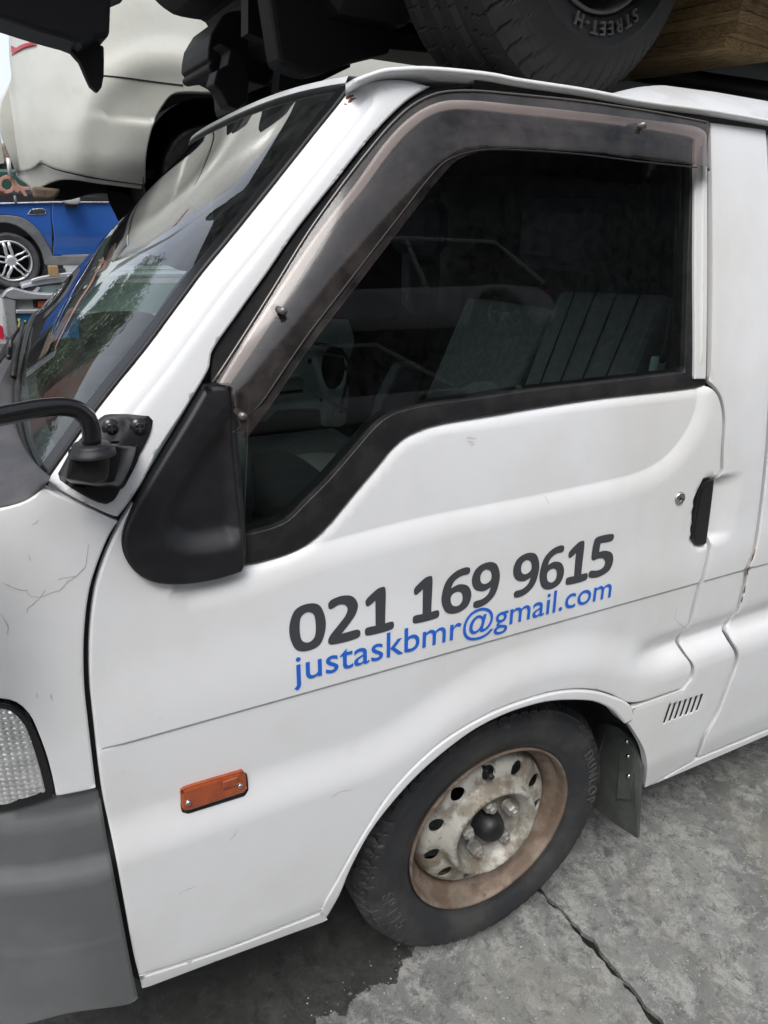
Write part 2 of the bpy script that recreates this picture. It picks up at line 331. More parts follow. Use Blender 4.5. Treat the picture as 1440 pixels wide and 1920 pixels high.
def panel(name, outline, material, parent, holes=(), off=0, step=.012, r=.003, skirt=.016, fn=S, normals=True, label=None, bl=None, feat=()):
    """sheet-metal panel: outline in photo px (or ('w',x,z)), constrained triangulation on the skin fn, rolled edges and a return flange.
    bl: optional (polyline, radius) = softer roll along part of the edge"""
    es = min(step, .010)
    OL = smooth_line(pts(outline, off) if not isinstance(outline, np.ndarray) else outline, es, True)
    area = .5*np.sum(OL[:, 0]*np.roll(OL[:, 1], -1)-np.roll(OL[:, 0], -1)*OL[:, 1])
    if area < 0: OL = OL[::-1]
    HL = []
    for h in holes:
        hl = smooth_line(pts(h, off) if not isinstance(h, np.ndarray) else h, es, True)
        a = .5*np.sum(hl[:, 0]*np.roll(hl[:, 1], -1)-np.roll(hl[:, 0], -1)*hl[:, 1])
        HL.append(hl if a < 0 else hl[::-1])
    loops = [OL]+HL
    def ok(Q, mind):
        k = inside(Q, OL)
        for h in HL: k &= ~inside(Q, h)
        for Lp in loops:
            d, _ = seg_dist(Q, Lp, True); k &= d >= mind
        return k
    lo, hi = OL.min(0), OL.max(0)
    gx = np.arange(lo[0], hi[0], step); gz = np.arange(lo[1], hi[1], step)
    G = np.array([(a+(j % 2)*step*.5, b) for j, b in enumerate(gz) for a in gx]); 
    P = [G[ok(G, max(step*.55, r*1.6))]] if len(G) else []
    for line, dists in feat:       # rows of points along a pressed line so that the mesh follows it
        T = np.gradient(line, axis=0); T /= np.linalg.norm(T, axis=1)[:, None]+1e-12; Nl_ = np.c_[-T[:, 1], T[:, 0]]
        if len(P[0]): d, sg_ = seg_dist(P[0], line); d = d*sg_; P[0] = P[0][(d < min(dists)-.004) | (d > max(dists)+.004)]
        for dd in dists:
            q = line+Nl_*dd; P.append(q[ok(q, max(r*1.2, .002))])
    if r > 0:
        for dd in ((.35*r, r) if r > .0015 else (r,)):
            for Lp in loops:
                T = np.roll(Lp, -1, 0)-np.roll(Lp, 1, 0); T /= np.linalg.norm(T, axis=1)[:, None]+1e-12
                q = Lp+np.c_[-T[:, 1], T[:, 0]]*dd; P.append(q[ok(q, dd*.93)])
    P = np.vstack(P) if P else np.zeros((0, 2))
    B = np.vstack(loops); edges = []; s = 0
    for Lp in loops:
        n = len(Lp); edges += [(s+i, s+(i+1) % n) for i in range(n)]; s += n
    allp = np.vstack([B, P])
    res = delaunay_2d_cdt([Vector(p) for p in allp], edges, [], 0, 1e-6)
    V2 = np.array([v[:] for v in res[0]]); tris = np.array([f for f in res[2] if len(f) == 3])
    c = V2[tris].mean(1); k = inside(c, OL)
    for h in HL: k &= ~inside(c, h)
    tris = tris[k]
    def H(Q):
        y = fn(Q[:, 0], Q[:, 1])+off
        if r > 0:
            d = np.full(len(Q), 1e9)
            for Lp in loops: d = np.minimum(d, seg_dist(Q, Lp, True)[0])
            t = np.clip(d/r, 0, 1); y = y+r*(1-np.sqrt(np.clip(1-(1-t)**2, 0, 1)))
        if bl is not None:
            d, _ = seg_dist(Q, bl[0]); t = np.clip(d/bl[1], 0, 1); y = y+bl[1]*.6*(1-t)**2
        return y
    y = H(V2); V = np.c_[V2[:, 0], y, V2[:, 1]]
    e = 6e-4
    if normals:
        gx_ = (H(V2+[e, 0])-H(V2-[e, 0]))/(2*e); gz_ = (H(V2+[0, e])-H(V2-[0, e]))/(2*e)
        gx_ = np.clip(gx_, -3, 3); gz_ = np.clip(gz_, -3, 3)
        Nn = np.c_[gx_, -np.ones(len(gx_)), gz_]; Nn /= np.linalg.norm(Nn, axis=1)[:, None]
    else: Nn = None
    # orient: visible side is -y
    a, b_, c_ = V[tris[:, 0]], V[tris[:, 1]], V[tris[:, 2]]
    ny = np.cross(b_-a, c_-a)[:, 1]; tris[ny > 0] = tris[ny > 0][:, ::-1]
    faces = tris.tolist(); V = V.tolist(); Nl = Nn.tolist() if Nn is not None else None
    if skirt:
        # boundary edges
        cnt = {}
        for t in faces:
            for i in range(3):
                ed = (t[i], t[(i+1) % 3]); cnt[ed] = cnt.get(ed, 0)+1
        bnd = [ed for ed in cnt if (ed[1], ed[0]) not in cnt]; mp = {}
        for a_, b2 in bnd:
            for q in (a_, b2):
                if q not in mp:
                    mp[q] = (len(V), len(V)+1); p = V[q]; V.append(p[:]); V.append([p[0], p[1]+skirt, p[2]])
                    if Nl is not None: Nl.append([0, 0, 0]); Nl.append([0, 0, 0])
            ea = np.array(V[b2])-np.array(V[a_]); nn = np.cross(ea, [0, 1., 0]); nn = -nn/(np.linalg.norm(nn)+1e-12)
            if Nl is not None:
                for q in (a_, b2):
                    for j in mp[q]: Nl[j] = (np.array(Nl[j])+nn).tolist()
            faces.append([b2, a_, mp[a_][1], mp[b2][1]][0:0] or [mp[b2][0], mp[a_][0], mp[a_][1], mp[b2][1]])
        if Nl is not None:
            Nl = np.array(Nl); Nl /= np.linalg.norm(Nl, axis=1)[:, None]+1e-12
    o = obj(name, V, faces, material, parent, True, Nl)
    if label: o['label'] = label
    return o
def sweep(name, path_px, r, material, parent, off=0, step=.012, seg=10, flat=1., closed=False):
    L = smooth_line(pts(path_px, off), step, closed)
    y = S(L[:, 0], L[:, 1])+off
    return MB().tube(np.c_[L[:, 0], y, L[:, 1]], r, seg, flat=flat).build(name, material, parent)

# ================================================================ GROUND
def build_ground():
    m = bpy.data.materials.new('concrete'); m.use_nodes = True; N, L = m.node_tree.nodes, m.node_tree.links; b = N['Principled BSDF']
    tc = N.new('ShaderNodeTexCoord')
    def noise(s, d=8, rg=.65, dist=0):
        n = N.new('ShaderNodeTexNoise'); n.inputs['Scale'].default_value = s; n.inputs['Detail'].default_value = d; n.inputs['Roughness'].default_value = rg; n.inputs['Distortion'].default_value = dist
        L.new(tc.outputs['Object'], n.inputs['Vector']); return n.outputs[0]
    def rg(src, lo, hi, a=0, c=1):
        r = N.new('ShaderNodeMapRange'); r.interpolation_type = 'SMOOTHSTEP'
        for i, q in enumerate((lo, hi, a, c)): r.inputs[i+1].default_value = q
        L.new(src, r.inputs[0]); return r.outputs[0]
    def mix(f, a, c, mode='MIX'):
        x = N.new('ShaderNodeMixRGB'); x.blend_type = mode
        for i, q in enumerate((f, a, c)):
            if hasattr(q, 'links'): L.new(q, x.inputs[i])
            else: x.inputs[i].default_value = q
        return x.outputs[0]
    def mth(op, a, c):
        x = N.new('ShaderNodeMath'); x.operation = op
        for i, q in enumerate((a, c)):
            if hasattr(q, 'links'): L.new(q, x.inputs[i])
            else: x.inputs[i].default_value = q
        return x.outputs[0]
    c = mix(rg(noise(2.6, 5), .32, .70), (.115, .118, .113, 1), (.225, .228, .212, 1))
    c = mix(rg(noise(13, 14, .82, .6), .46, .60, 0, .9), c, (.345, .345, .32, 1))
    c = mix(rg(noise(210, 6, .8), .42, .70, 0, .45), c, (.10, .10, .095, 1))
    c = mix(rg(noise(30, 14, .85, .4), .50, .60, 0, .85), c, (.082, .085, .082, 1))
    c = mix(rg(noise(1.7, 6), .52, .7, 0, .5), c, (.20, .185, .14, 1))
    c = mix(rg(noise(75, 3), .685, .70), c, (.04, .04, .04, 1))
    c = mix(rg(noise(48, 2), .735, .745), c, (.55, .55, .52, 1))
    # damp, oily patch under the front of the van (ragged edge)
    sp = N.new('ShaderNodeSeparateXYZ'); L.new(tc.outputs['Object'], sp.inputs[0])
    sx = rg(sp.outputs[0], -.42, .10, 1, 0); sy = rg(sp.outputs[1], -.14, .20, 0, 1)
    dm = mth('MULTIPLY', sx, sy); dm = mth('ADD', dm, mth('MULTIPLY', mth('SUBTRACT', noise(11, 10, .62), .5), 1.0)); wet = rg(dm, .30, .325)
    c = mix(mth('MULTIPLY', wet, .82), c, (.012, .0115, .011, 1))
    L.new(c, b.inputs['Base Color'])
    rr = mix(wet, (.85, .85, .85, 1), (.28, .28, .28, 1)); L.new(rr, b.inputs['Roughness'])
    bp = N.new('ShaderNodeBump'); bp.inputs['Strength'].default_value = .5; bp.inputs['Distance'].default_value = .006; L.new(noise(45, 12, .75), bp.inputs['Height']); L.new(bp.outputs[0], b.inputs['Normal'])
    MATS['concrete'] = m
    mat('bitumen', (.006, .006, .006, 1), .6, 0, col2=(.014, .013, .012, 1), scale=60, bump=.5, bscale=90)
    g = obj('ground', [(-13, -13, -.014), (13, -13, -.014), (13, 13, -.014), (-13, 13, -.014)], [(0, 1, 2, 3)], 'bitumen', None, False)
    tag(g, kind='structure')
    y_ = obj('yard_ground', [(-300, -300, -.03), (300, -300, -.03), (300, 300, -.03), (-300, 300, -.03)], [(0, 1, 2, 3)], 'concrete', None, False); tag(y_, kind='structure')
    # slabs laid along the joint seen by the wheel
    A = on_z(1012, 1668, 0)[:2]; B = on_z(1240, 1920, 0)[:2]; u = (B-A)/np.linalg.norm(B-A); n = np.array([-u[1], u[0]])
    W = 3.6
    r2 = np.random.default_rng(3)
    def rag(p, q, k, amp):
        t = np.linspace(0, 1, k, endpoint=False); base = p+(q-p)*t[:, None]; w = np.zeros(k)
        for f in (7, 19, 37, 61, 97): w += np.sin(t*f*2*math.pi+r2.uniform(0, 6))*amp/f**.42
        nn = np.array([-(q-p)[1], (q-p)[0]]); nn /= np.linalg.norm(nn); w += r2.normal(0, amp*.16, k); w[0] = 0
        return base+nn*w[:, None]
    for i in range(-4, 4):
        for j in range(-4, 4):
            near = i in (-1, 0) and j in (-1, 0)
            k = 420 if near else 12; amp = .0095 if near else .001; g2 = .0065
            o0 = A+u*(-1.5+j*W)+n*(i*W)
            c4 = [o0+u*g2+n*g2, o0+u*(W-g2)+n*g2, o0+u*(W-g2)+n*(W-g2), o0+u*g2+n*(W-g2)]
            P = np.vstack([rag(c4[a], c4[(a+1) % 4], k, amp) for a in range(4)])
            nP = len(P); V = [(p[0], p[1], 0) for p in P]+[(p[0], p[1], -.012) for p in P]
            Fc = [list(range(nP))]+[(a, a+nP, (a+1) % nP+nP, (a+1) % nP) for a in range(nP)]
            s = obj('concrete_slab', V, Fc, 'concrete', g, False)
build_ground()

# ================================================================ WHITE VAN
van = thing('white_van', (.9, .78, 0), 'dirty white delivery van with smoked window visor, lettered front door and rusty steel front wheel', 'van')
SHUT = [(238, 957), (213, 1000), (190, 1053), (174, 1107), (164, 1190), (164, 1280), (171, 1352), (186, 1479), (208, 1587), (226, 1684), (245, 1786), (259, 1832)]
def shift(L, dx, dy=0): return [(a+dx, b+dy) for a, b in L]
LIP_OUT = [(600, 1693), (627, 1640), (680, 1547), (733, 1470), (813, 1391), (902, 1336), (978, 1306), (1044, 1290), (1098, 1289), (1136, 1298), (1173, 1316)]
LIP_IN = [(609, 1720), (633, 1667), (653, 1618), (689, 1551), (733, 1493), (778, 1444), (831, 1398), (884, 1360), (938, 1333), (982, 1318), (1022, 1309), (1080, 1307), (1111, 1311), (1142, 1327), (1164, 1351)]
DOOR_REAR = [(1240, 1290), (1265, 1282), (1280, 1262), (1284, 1240), (1277, 1222), (1275, 1207), (1289, 1175), (1300, 1130), (1313, 1083), (1321, 1050), (1327, 1022), (1333, 960), (1343, 900), (1350, 887), (1353, 844), (1356, 787), (1354, 765), (1348, 744), (1339, 731), (1328, 725)]
PAINT = 'white_paint'
BELT_F = (L_BELT, (-.004, -.0025, -.001, 0, .001, .002, .003, .006))
FEAT = [(L_SHOULDER, (-.04, -.032, -.024, -.016, -.009, -.004, 0, .0015, .005)), BELT_F, (P_HANDLE[::-1], (-.012, -.008, -.004, -.001, .001))]
def door():
    front = shift(SHUT, 5, 0); front[0] = (247, 950); front[-1] = (258, 1816)
    out = front+[(420, 1767), (602, 1698)]+[(a, b-3) for a, b in LIP_OUT[1:-1]]+[(1174, 1311)]+DOOR_REAR+DOOR_WIN_LOW[::-1][1:]+[(452, 1000), (430, 850), (380, 800), (300, 880)]
    d = panel('front_door', out, PAINT, van, step=.011, r=.0035, feat=FEAT)
    return d
DOOR = door()
# black backing that shows in the shut lines
panel('inner_body', [(150, 960), (155, 1190), (155, 1300), (176, 1479), (235, 1800), (262, 1832), (592, 1703), (606, 1680), (622, 1640), (676, 1535), (733, 1462), (813, 1383), (902, 1328), (978, 1299), (1044, 1283), (1098, 1282), (1140, 1291), (1176, 1316), (1192, 1350), (1205, 1400), (1207, 1465), (1300, 1425), (1445, 1350), ('w', 1.2, .42), ('w', 1.2, 1.2), (1330, 725), (1270, 735), (900, 788), (792, 812), (733, 852), (615, 995), (546, 1044), (459, 1068), (300, 900)],
      'inner_dark', van, off=.014, step=.03, r=0, skirt=.02, normals=False)
panel('corner_panel', [(221, 979), (206, 1003), (184, 1055), (168, 1107), (158, 1190), (158, 1280), (165, 1352), (180, 1479), (106, 1494), (98, 1455), (88, 1418), (73, 1377), (55, 1340), (30, 1318), (0, 1311), ('w', -1.0, .93), ('w', -1.0, 1.10), (-30, 958), (0, 954), (50, 939), (82, 916)], PAINT, van, step=.011)
panel('arch_lip', LIP_OUT+[(1180, 1340), (1164, 1351)]+LIP_IN[::-1][1:], PAINT, van, step=.008, r=.0045, off=-.003, skirt=.03)
B_LEFT = [(1177, 1321)]+shift(DOOR_REAR[:10], 5, 3)+[(1333, 1022), (1339, 960), (1349, 903), (1356, 887), (1358, 844), (1361, 787), (1359, 765), (1353, 742), (1343, 726), (1333, 714)]
SLIDE = [(1440, 243), (1447, 400), (1449, 560), (1446, 700), (1437, 860), (1427, 951), (1418, 1005), (1409, 1041), (1401, 1059), (1397, 1090), (1388, 1126), (1379, 1159), (1362, 1186), (1362, 1198), (1368, 1220), (1364, 1241), (1348, 1283), (1327, 1337), (1309, 1367), (1302, 1392), (1298, 1413)]
SLOTS = []
for i in range(7):
    x0, y0, x1, y1 = 1232+i*10.2, 1347-i*3.9, 1243.5+i*10.0, 1312-i*3.2
    SLOTS.append([(x0-2.2, y0), (x1-2.4, y1), (x1+2.4, y1-1.5), (x0+2.4, y0-1.2)])
panel('side_panel', [(1333, 230)]+shift(SLIDE, -3.5)[:-1]+[(1294, 1419), (1203, 1471), (1203, 1440), (1198, 1402), (1184, 1372), (1170, 1350), (1178, 1340)]+B_LEFT, PAINT, van, holes=SLOTS, step=.011, r=.0012, feat=[BELT_F])
for sl_ in SLOTS: panel('vent_slot', [(sl_[0][0]-1, sl_[0][1]+1), (sl_[1][0]-1, sl_[1][1]-1), (sl_[2][0]+1, sl_[2][1]-1), (sl_[3][0]+1, sl_[3][1]+1)], 'inner_dark', van, off=.0016, step=.02, r=0, skirt=0)
zs = xz((1440, 1358)); zb = xz((1440, 1371))
panel('sliding_door', shift(SLIDE, 4)+[(1440, 1356), ('w', 1.75, zs[1]), ('w', 1.75, xz((1440, 243))[1])], PAINT, van, step=.02, feat=[BELT_F])
panel('rocker_panel', [(1299, 1419), (1350, 1398), (1440, 1361), ('w', 1.75, zs[1]-.004), ('w', 1.75, zb[1]), (1440, 1371), (1207, 1471)], PAINT, van, step=.012)
panel('sill_strip', [(259, 1821), (420, 1771), (604, 1703), (613, 1722), (420, 1790), (265, 1846)], PAINT, van, step=.010, off=-.001)
BUMPER = [(187, 1485), (204, 1590), (222, 1687), (241, 1788), (255, 1853), (249, 1860), (130, 1878), (0, 1899), ('w', -1.015, .385), ('w', -1.015, .735), (0, 1537), (106, 1500)]
def S_b(x, z):
    y = S0(x, z)-.012*sst(.60, .55, z)*0
    y = y-.017*(1-sst(.618, .652, np.asarray(z)))-.004*sst(.50, .497, np.asarray(z))
    y = y+.012*np.clip((np.asarray(z)-.70)/.03, 0, 1)**2
    return y
bumper = panel('bumper', BUMPER, 'grey_plastic', van, step=.011, fn=S_b, r=.005, skirt=.03)

# lettering on the door --------------------------------------------------
def glyph_mesh(text, size, weight=0, xs=1.0, spacing=1.0, shear=0):
    cu = bpy.data.curves.new('t', 'FONT'); cu.body = text; cu.size = size; cu.offset = weight; cu.space_character = spacing; cu.resolution_u = 6; cu.shear = shear
    o = link(bpy.data.objects.new('t', cu)); dg = bpy.context.evaluated_depsgraph_get(); me = o.evaluated_get(dg).to_mesh()
    V = np.array([v.co[:] for v in me.vertices]) if len(me.vertices) else np.zeros((0, 3)); Fc = [list(p.vertices) for p in me.polygons]
    o.evaluated_get(dg).to_mesh_clear(); bpy.data.objects.remove(o); bpy.data.curves.remove(cu); V[:, 0] *= xs
    return V, Fc

G = {   # outer contour, counters; unit height, own width
 '0': (.80, [(.40, -.01), (.14, .07), (.0, .50), (.14, .93), (.40, 1.01), (.66, .93), (.80, .50), (.66, .07)], [[(.40, .17), (.27, .24), (.225, .50), (.27, .76), (.40, .83), (.53, .76), (.575, .50), (.53, .24)]]),
 '1': (.66, [(.03, 0), (.0, .03), (.0, .14), (.03, .17), (.24, .17), (.24, .73), (.07, .64), (.03, .66), (.02, .78), (.05, .82), (.30, .99), (.36, 1.0), (.43, 1.0), (.46, .97), (.46, .17), (.63, .17), (.66, .14), (.66, .03), (.63, 0)], []),
 '2': (.68, [(.04, .0), (.0, .04), (.0, .13), (.04, .20), (.25, .42), (.38, .57), (.42, .70), (.36, .80), (.24, .83), (.07, .77), (.03, .79), (.02, .91), (.06, .96), (.28, 1.01), (.52, .95), (.64, .75), (.60, .56), (.46, .37), (.28, .18), (.64, .18), (.68, .14), (.68, .04), (.64, 0)], []),
 '6': (.72, [(.37, -.01), (.12, .06), (.0, .30), (.0, .52), (.10, .80), (.32, .97), (.58, 1.01), (.65, .98), (.66, .87), (.62, .84), (.44, .83), (.28, .74), (.215, .60), (.40, .65), (.63, .56), (.72, .34), (.63, .09)], [[(.37, .15), (.25, .21), (.21, .36), (.24, .44), (.37, .49), (.47, .44), (.505, .32), (.47, .20)]]),
 '5': (.66, [(.28, -.01), (.06, .03), (.02, .06), (.02, .17), (.06, .20), (.26, .165), (.40, .21), (.44, .32), (.38, .43), (.22, .46), (.10, .44), (.06, .49), (.09, .96), (.13, 1.0), (.56, 1.0), (.60, .97), (.60, .86), (.56, .83), (.26, .83), (.25, .62), (.40, .62), (.60, .52), (.66, .33), (.58, .10)], []),
}
w6, o6, h6 = G['6']; G['9'] = (w6, [(w6-a, 1-b) for a, b in o6], [[(w6-a, 1-b) for a, b in h] for h in h6])
def z4(a, b): return (500+a/2.057, 980+b/2.057)
pb0, pb1 = xz(z4(150, 490)), xz(z4(1290, 202)); pt0, pt1 = xz(z4(150, 315)), xz(z4(1290, 52))
def lerp(a, b, t): return a+(b-a)*t
DIG = [('0', 85, 227, 405), ('2', 234, 358, 372), ('1', 377, 488, 338), ('1', 563, 664, 294), ('6', 675, 788, 265), ('9', 789, 894, 240), ('9', 948, 1046, 200), ('6', 1054, 1146, 174), ('1', 1158, 1240, 150), ('5', 1244, 1336, 128)]
for ch, a, b, ym in DIG:
    x0 = xz(z4(a, ym))[0]; x1 = xz(z4(b, ym))[0]; t = ((x0+x1)/2-pb0[0])/(pb1[0]-pb0[0]); zb_ = lerp(pb0[1], pb1[1], t); zt_ = lerp(pt0[1], pt1[1], t)
    w, o_, hs_ = G[ch]; mp = lambda L: np.array([(x0+(x1-x0)*p[0]/w, zb_+(zt_-zb_)*p[1]) for p in L])
    rg2 = lambda L: smooth_line(mp(L), .004, True, 64)
    panel('digit', rg2(o_), 'decal_grey', DOOR, holes=[rg2(h) for h in hs_], off=-.0009, step=.02, r=0, skirt=0)
V, Fc = glyph_mesh('justaskbmr@gmail.com', 1, .004)
xm0, xm1 = V[:, 0].min(), V[:, 0].max()
q0, q1 = xz(z4(100, 600)), xz(z4(1322, 262)); bz0, bz1 = xz(z4(185, 588))[1], xz(z4(1300, 287))[1]; xh = xz(z4(172, 528))[1]-bz0; xh1 = xz(z4(1290, 240))[1]-bz1
V0, _ = glyph_mesh('x', 1); fx = V0[:, 1].max()
X = q0[0]+(V[:, 0]-xm0)/(xm1-xm0)*(q1[0]-q0[0]); t = (X-q0[0])/(q1[0]-q0[0]); Z = bz0+(bz1-bz0)*t+V[:, 1]/fx*(xh+(xh1-xh)*t)
obj('email_lettering', np.c_[X, S(X, Z)-.0012, Z], Fc, 'decal_blue', DOOR, False)

# door upper frame, glass, visor -----------------------------------------
GAP_OUT = [(397, 690), (400, 667), (452, 589), (504, 516), (556, 440), (635, 340), (685, 277), (735, 221), (772, 188), (805, 170), (860, 163), (920, 166), (960, 172), (1093, 187), (1227, 207), (1329, 226)]
GLASS = [(436, 712), (520, 588), (622, 440), (695, 350), (745, 288), (783, 250), (817, 226), (852, 216), (920, 217), (1040, 227), (1193, 247), (1293, 265), (1295, 330), (1290, 500), (1284, 698), (1129, 716), (984, 733), (900, 746), (830, 755), (782, 763), (733, 778), (706, 798), (664, 846), (615, 902), (574, 943), (539, 977), (504, 992), (459, 1003), (452, 940), (441, 820)]
LOWSEAL = [(457, 1060), (504, 1050), (546, 1037), (581, 1018), (615, 987), (664, 928), (712, 871), (733, 845), (761, 820), (792, 805), (834, 793), (900, 782), (984, 768), (1129, 746), (1273, 730), (1323, 723), (1325, 711)]
WINBL = None
panel('door_seal', GAP_OUT+[(1327, 500), (1325, 711)]+LOWSEAL[::-1][1:]+[(450, 990), (430, 850), (400, 760)], 'black_rubber', DOOR, holes=[GLASS], off=.009, step=.02, r=.002, skirt=.03, fn=S0)
# raised rubber beads along the sill
sweep('rubber_bead', [(458, 1034), (504, 1025), (546, 1011), (581, 988), (615, 951), (664, 893), (706, 840), (737, 813), (776, 791), (830, 776), (900, 767), (984, 752), (1129, 733), (1300, 713)], .0055, 'black_rubber', DOOR, off=.006, seg=8)
sweep('rubber_bead', [(459, 1009), (504, 999), (541, 984), (576, 951), (617, 910), (666, 853), (708, 805), (735, 785), (784, 769), (830, 762), (900, 752), (984, 738), (1129, 722), (1284, 704)], .0035, 'black_rubber', DOOR, off=.010, seg=8)
FR_O = [(412, 722), (452, 655), (520, 552), (597, 440), (672, 342), (722, 272), (760, 230), (797, 203), (835, 189), (885, 188), (960, 195), (1080, 208), (1193, 222), (1314, 240), (1326, 250)]
FR_I = [(1303, 262), (1290, 257), (1193, 240), (1080, 226), (960, 214), (885, 207), (847, 207), (810, 217), (772, 244), (735, 284), (685, 352), (618, 437), (540, 560), (470, 668), (428, 728)]
panel('window_frame', FR_O+[(1327, 500), (1324, 711), (1303, 711), (1303, 500)]+FR_I, PAINT, DOOR, off=.003, step=.005, r=.002, skirt=.012, fn=S0)
sweep('frame_ridge', [(1316, 262), (1317, 500), (1314, 706)], .0025, PAINT, DOOR, off=.0025, seg=8)
GL = panel('door_glass', [(430, 705), (515, 580), (617, 432), (690, 342), (740, 280), (780, 242), (815, 218), (852, 210), (920, 211), (1040, 220), (1193, 240), (1298, 262), (1300, 330), (1295, 500), (1290, 706), (1129, 724), (984, 741), (900, 755), (785, 773), (738, 786), (712, 806), (672, 850), (620, 908), (578, 950), (542, 984), (504, 1000), (455, 1012), (450, 940), (438, 820)], 'door_glass', DOOR, off=.020, step=.06, r=0, skirt=0, fn=S0)
sweep('glass_edge', [(1292, 318), (1289, 500), (1283, 698)], .0019, 'glass_edge', DOOR, off=.015, seg=6)
V_O = [(400, 716), (440, 655), (505, 553), (577, 437), (635, 355), (685, 290), (735, 231), (772, 198), (810, 178), (835, 172), (885, 170), (960, 176), (1093, 190), (1227, 210), (1326, 229), (1329, 320)]
V_I = [(1307, 314), (1200, 303), (1093, 290), (1000, 283), (910, 281), (872, 288), (835, 303), (797, 343), (760, 391), (722, 440), (643, 543), (574, 633), (528, 700), (500, 742), (469, 785), (445, 816), (440, 812), (433, 770), (430, 722)]
_vo = smooth_line(pts(V_O, -.004), .01)
VS = float(seg_dist(pts([(660, 400)]), _vo)[1][0])
def S_v(x, z):
    shp = np.shape(x); Q = np.c_[np.ravel(x), np.ravel(z)]; d, sg_ = seg_dist(Q, _vo); d = d*sg_*VS
    t = np.clip(d/.09, -.1, 1)
    return (S0(Q[:, 0], Q[:, 1])-.004-.024*np.sin(np.clip(t*1.25, -1, 1)*math.pi/2)).reshape(shp)
panel('window_visor', V_O+V_I, 'smoked_visor', DOOR, off=-.006, step=.006, r=0, skirt=0, fn=S_v)
sweep('visor_rim', V_I[:-2], .0013, 'black_plastic', DOOR, off=-.034, seg=6)
sweep('visor_rim', V_O, .0016, 'clad_metal', DOOR, off=-.012, seg=6)
for p in [(530, 583), (455, 780), (1205, 235)]:
    a = unp0(p[0], p[1], -.03)
    MB().cyl(a+[0, -.005, 0], a+[0, .03, 0], .0045, 14).build('visor_stud', 'clad_metal', DOOR)
# black mirror triangle
TRI = [(382, 722), (430, 719), (433, 780), (443, 880), (452, 990), (457, 1050), (450, 1068), (400, 1083), (330, 1092), (285, 1087), (253, 1069), (233, 1042), (227, 1013), (232, 985), (253, 940), (300, 860), (350, 778)]
DISH = smooth_line(pts([(440, 745), (395, 790), (333, 887), (296, 960), (291, 1000), (308, 1030), (340, 1046), (385, 1047), (446, 1036), (475, 1000), (470, 850)], -.012), .006, True)
def S_t(x, z):
    shp = np.shape(x); Q = np.c_[np.ravel(x), np.ravel(z)]; d, _ = seg_dist(Q, DISH, True); i_ = inside(Q, DISH)
    return (S0(Q[:, 0], Q[:, 1])-.012+np.where(i_, .016*sst(0, .035, d), 0)).reshape(shp)
panel('mirror_blank', TRI, 'black_plastic', DOOR, step=.007, r=.006, skirt=.02, fn=S_t)
sweep('glass_channel', [(437, 725), (441, 800), (450, 900), (458, 1000), (460, 1056)], .0045, 'black_rubber', DOOR, off=-.008, seg=8)
# handle flap and lock
panel('door_handle', smooth_line(pts(HANDLE), .003, True, 70), 'gloss_black', DOOR, off=-.0045, step=.004, r=.002, skirt=.016, fn=S0)
a = unp0(1274, 934, 0, S); nrm = np.array([0, -1, 0])
V, Fc = lathe([(.0001, -.0025), (.0045, -.0025), (.0048, -.0045), (.0095, -.0045), (.0120, -.0020), (.0125, .002)], 28, center=a); lock = obj('door_lock', V, Fc, 'chrome', DOOR)
part_box('key_slot', a+[0, -.0028, 0], (.0015, .0012, .006), 'inner_dark', lock, 0)
# amber side marker
def patch(name, L, material, parent, off, depth, r=.003, fn=S, step=.006): return panel(name, L, material, parent, off=off-depth, step=step, r=r, skirt=depth+.004, fn=fn)
patch('marker_base', [(337, 1486), (343, 1480), (458, 1446), (464, 1451), (466, 1483), (462, 1488), (345, 1525), (339, 1520)], 'black_rubber', DOOR, 0, .0015)
mk = patch('side_marker', [(340, 1487), (346, 1483), (456, 1449), (462, 1454), (463, 1479), (457, 1485), (347, 1521), (342, 1517)], 'orange_lens', DOOR, 0, .009, r=.004)
mk['label'] = 'amber side marker lamp'
for p in [(353, 1505), (450, 1473)]:
    a = unp0(p[0], p[1], -.0105, S); V, Fc = lathe([(.0001, -.0035), (.0025, -.0032), (.0036, -.0018), (.0037, .002)], 14, center=a); obj('screw', V, Fc, 'chrome', mk)
MB().box(unp0(432, 1468, -.0105, S), (.022, .003, .014), None, .0012).build('lens_rib', 'orange_lens', mk, False)

# A pillar ----------------------------------------------------------------
WS_EDGE = [(87, 910), (112, 874), (142, 832), (175, 786), (223, 724), (275, 660), (327, 590), (385, 512), (433, 454), (480, 396), (547, 312), (597, 249), (653, 179), (668, 158)]
_ws = smooth_line(pts(WS_EDGE), .01)
def S_p(x, z):
    shp = np.shape(x); Q = np.c_[np.ravel(x), np.ravel(z)]; d, _ = seg_dist(Q, _ws)
    t = np.clip(1-d/.045, 0, 1)
    rise = sst(1.16, 1.22, Q[:, 1])
    flute = .0010*np.exp(-((d-.030)/.004)**2)*rise-.0007*np.exp(-((d-.018)/.004)**2)*rise
    return (S0(Q[:, 0], Q[:, 1])+.022*t**2.2+flute).reshape(shp)
PIL = panel('a_pillar', WS_EDGE+[(700, 152), (760, 150), (808, 162)]+[(a-3, b-2) for a, b in GAP_OUT[:9]][::-1]+[(350, 766), (300, 843), (265, 910), (238, 950), (222, 970), (216, 970)], PAINT, van, step=.009, r=.004, skirt=.03, fn=S_p, feat=[(_ws, tuple(-.003-.0036*k for k in range(13)))])
BASE = [(200, 784), (233, 779), (280, 781), (288, 790), (283, 813), (233, 907), (213, 941), (200, 947), (185, 944), (115, 908), (112, 897), (140, 850), (183, 800)]
mb = panel('mirror_base', BASE, 'black_plastic', van, off=-.003, step=.006, r=.003, skirt=.01, fn=S_p)
